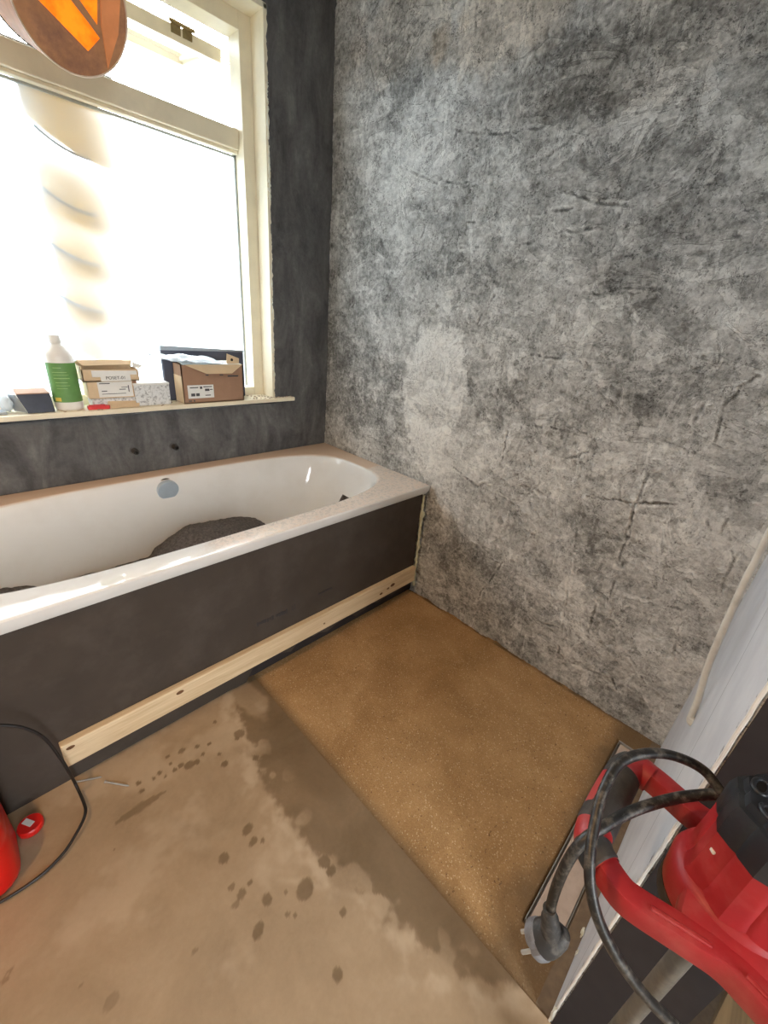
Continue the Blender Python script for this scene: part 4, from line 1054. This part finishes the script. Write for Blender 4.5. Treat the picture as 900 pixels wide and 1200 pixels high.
# dark rating panel on the housing
a0 = math.radians(248); bm = NB()
mt = Matrix.Translation((AX, AY, .815)) @ Matrix.Rotation(a0, 4, 'Z')
box(bm, (.043, -.016, -.022), (.0495, .016, .022), .002, 2, mt); obj('rating_panel', bm, MAT['hole'], mx_)
sp = NB(); box(sp, (.043, -.0025, -.0018), (.0480, .0025, .0018), .0005, 1, Matrix.Translation((AX, AY, .83)) @ Matrix.Rotation(math.radians(128), 4, 'Z')); obj('rating_spot', sp, MAT['paper'], mx_)
obj('gear_case', lathe(NB(), [(0, .672), (.020, .672), (.026, .680), (.048, .712), (.056, .722), (.056, .738), (0, .738)], (AX, AY, 0), 40), MAT['pad'], mx_, smooth=True)
obj('drive_shaft', lathe(NB(), [(.0, .13), (.0105, .13), (.0105, .645), (.0122, .645), (.0122, .674), (0, .674)], (AX, AY, 0), 20), MAT['rod'], mx_, smooth=True)
for k_ in range(2):
    pts = [Vector((AX+r_*math.cos(a), AY+r_*math.sin(a), z)) for a, z, r_ in [(k_*math.pi+t*3.6, .02+.20*t, .012+.045*math.sin(math.pi*min(1, t*1.05))) for t in np.linspace(0, 1, 24)]]
    obj('mixing_blade', sweep(NB(), pts, rrect(.018, .004, .001, 1)), MAT['steel'], mx_, smooth=True)
obj('paddle_ring', sweep(NB(), [Vector((AX+.055*math.cos(a), AY+.055*math.sin(a), FZ+.006)) for a in np.linspace(0, 2*math.pi, 40, endpoint=False)], circ(.006, 8), closed=True), MAT['steel'], mx_, smooth='all')
obj('paddle_spokes', BOX((AX-.055, AY-.005, FZ+.003), (AX+.055, AY+.005, FZ+.009), .001), MAT['steel'], mx_)
obj('shaft_foot', lathe(NB(), [(0, FZ+.003), (.012, FZ+.003), (.012, .135), (0, .135)], (AX, AY, 0), 16), MAT['steel'], mx_)
# power cord: one run loops over the grip and away, the other ends in the plug
def on_z(px, z): return on(px, 'z', z)
c1 = [(-.985, -1.985, .862)] + [tuple(on_z(p, z)) for p, z in [((858, 940), .850), ((825, 903), .862), ((790, 886), .872), ((757, 883), .876), ((727, 894), .870), ((708, 925), .858), ((697, 965), .842), ((691, 1010), .826), ((693, 1045), .808), ((703, 1082), .785), ((725, 1125), .755), ((757, 1168), .72), ((795, 1206), .68), ((830, 1240), .63)]]
end1 = Vector(c1[-1]); c1 += [tuple(end1+Vector((.01, -.06, -.18))), tuple(end1+Vector((.0, -.14, -.42))), (end1.x-.06, end1.y-.22, FZ+.02), (end1.x-.25, end1.y-.35, FZ+.006)]
obj('power_cord', tube(NB(), catmull(c1, 8), .0052, 10), MAT['cord'], mx_, smooth='all')
c2 = [(-.985, -1.990, .845)] + [tuple(on_z(p, z)) for p, z in [((852, 932), .838), ((815, 932), .826), ((780, 938), .816), ((740, 951), .808), ((706, 970), .801), ((682, 987), .790), ((664, 1012), .762), ((651, 1042), .722), ((644, 1068), .688)]]
obj('plug_cord', tube(NB(), catmull(c2, 8), .0056, 10), MAT['cord'], mx_, smooth='all')
pe = Vector(c2[-1]); pc = on_z((646, 1098), .640)
down = (pc-pe).normalized()
pd = (-_r*.66-_u*.60+_f*.45).normalized()          # the pin side looks away from the mixer
plug = obj('plug', lathe(NB(), [(0, -.022), (.006, -.021), (.012, -.014), (.0165, -.002), (.0185, .006), (.0185, .012), (0, .012)], pc, 28, axis=pd), MAT['plug'], mx_, smooth=True)
obj('plug_neck', lathe(NB(), [(.0, -.006), (.0068, -.006), (.0072, .006), (.0095, .012), (.0105, .026), (.0125, .046), (0, .050)], pe, 18, axis=down), MAT['plug'], plug, smooth=True)
obj('plug_face', lathe(NB(), [(0, .0), (.0185, .0), (.0195, .002), (.0195, .010), (.0175, .013), (0, .013)], pc+pd*.011, 28, axis=pd, rmod=lambda a, i: 1-.22*math.exp(-((a-1.2)/.16)**2)-.22*math.exp(-((a-4.34)/.16)**2)), MAT['plug_face'], plug, smooth=True)
side = pd.cross(down).normalized()
for s in (-1, 1):
    b0 = pc+pd*.023+side*(.0095*s); obj('plug_pin', tube(NB(), [b0, b0+pd*.019], .0024, 10), MAT['steel'], plug, smooth=True)

# ---- timber lying behind the partition
for i, (o_, w, lab) in enumerate([(.0, .055, 'brown timber board lying against the back of the partition'), (.062, .06, 'brown timber board lying next to the board by the partition')]):
    a = Vector((-.96, YP0-.055-o_, 0)); d = Vector((.95, -.19, 0)).normalized(); nrm = Vector((-d.y, d.x, 0))*-1
    poly = [a, a+d*.8, a+d*.8+nrm*w, a+nrm*w]
    tag(obj('timber_board', prism(NB(), [Vector((p.x, p.y, FZ+.001)) for p in poly], (0, 0, .035)), MAT['brown_wood']), lab, 'board', 'timber boards behind the partition')

# ================================================================== LEFT FOREGROUND
jc = empty('red_canister', (-1.74, -.93, FZ)); tag(jc, 'bright red plastic canister on the floor by the bath panel', 'canister')
bm = NB(); sec = rrect(.235, .17, .05, 5)
prof = [(.90, 0.0), (.97, .006), (1.0, .02), (1.0, .085), (.985, .09), (1.0, .095), (1.0, .115), (.985, .12), (1.0, .125), (1.0, .165), (.96, .19), (.80, .212), (.5, .222)]
rings = [[bm.verts.new((-1.739+a*s, -.918+b*s, FZ+z*1.5)) for a, b in sec] for s, z in prof]
for A, B in zip(rings, rings[1:]):
    for j in range(len(sec)): bm.faces.new((A[j], A[(j+1) % len(sec)], B[(j+1) % len(sec)], B[j]))
bm.faces.new(rings[0][::-1]); bm.faces.new(rings[-1]); obj('canister_body', bm, MAT['can_red'], jc, smooth='all')
obj('spout_neck', lathe(NB(), [(.024, 0), (.024, .012), (.020, .013), (.020, .032), (.014, .032), (.014, .02), (0, .02)], (-1.79, -.935, FZ+.330), 24), MAT['can_red'], jc, smooth=True)
hp = [Vector((-1.75, -.935, FZ+.325)), Vector((-1.74, -.935, FZ+.375)), Vector((-1.70, -.935, FZ+.385)), Vector((-1.665, -.935, FZ+.355)), Vector((-1.66, -.935, FZ+.30))]
obj('carry_handle', tube(NB(), catmull(hp, 6), .011, 10), MAT['can_red'], jc, smooth='all')
c = on((36, 968), 'z', FZ+.010)
rcap = empty('red_screw_cap', (c.x, c.y, FZ)); tag(rcap, 'red screw cap with white sticker lying beside the red canister', 'cap')
obj('cap_body', lathe(NB(), [(0, 0), (.0245, 0), (.0265, .003), (.0265, .017), (.024, .020), (0, .020)], (c.x, c.y, FZ+.0015), 40, rmod=lambda a, i: 1+(.012*math.cos(30*a) if 0 < i < 4 else 0)), MAT['red_plastic'], rcap, smooth=True)
mt = Matrix.Translation((c.x-.002, c.y+.004, FZ+.0222)) @ Matrix.Rotation(.55, 4, 'Z')
obj('sticker', BOX((-.0065, -.013, -.0006), (.0065, .013, .0006), 0, 1, mt), MAT['paper'], rcap)
cb = [on((-90, 868), 'y', -.842), on((-40, 853), 'y', -.842)]
for px, y in [((0, 850), -.845), ((28, 853), -.85), ((52, 865), -.855), ((70, 887), -.865), ((80, 903), -.872)]: cb.append(on(px, 'y', y))
for px, z in [((89, 920), .06), ((98, 940), .045), ((100, 953), .04), ((92, 972), .034), ((74, 1000), .026), ((45, 1028), .022), ((0, 1057), FZ+.006), ((-40, 1076), FZ+.006)]: cb.append(on(px, 'z', z))
cb.append(cb[-1]+Vector((-.15, .02, 0)))
tag(obj('black_cable', tube(NB(), catmull(cb, 8), .0036, 10), MAT['cable'], smooth='all'), 'thin black cable looping over the floor past the red canister', 'cable')
for (a, b, lab) in [((88, 913), (119, 907), 'thin steel screw under the black cable at the end of the batten'), ((123, 916), (152, 921), 'thin steel screw lying between the black cable and the wet streak')]:
    A, B = on(a, 'z', FZ+.004), on(b, 'z', FZ+.004); d = (B-A)
    if d.length > .075: B = A+d.normalized()*.075
    if A.y > -.815: sh = Vector((0, -.815-A.y, 0)); A += sh; B += sh
    sc_ = empty('wood_screw', A); tag(sc_, lab, 'screw', 'loose screws on the floor')
    L = (B-A).length; prof = [(0, 0), (.0045, 0), (.0045, .001), (.0024, .004)]
    zq = .012
    while zq < L-.006: prof += [(.0027, zq), (.0020, zq+.0012)]; zq += .0026
    prof += [(.0014, L-.005), (0, L)]
    obj('shank', lathe(NB(), prof, A, 10, axis=(B-A)), MAT['steel'], sc_, smooth=True)
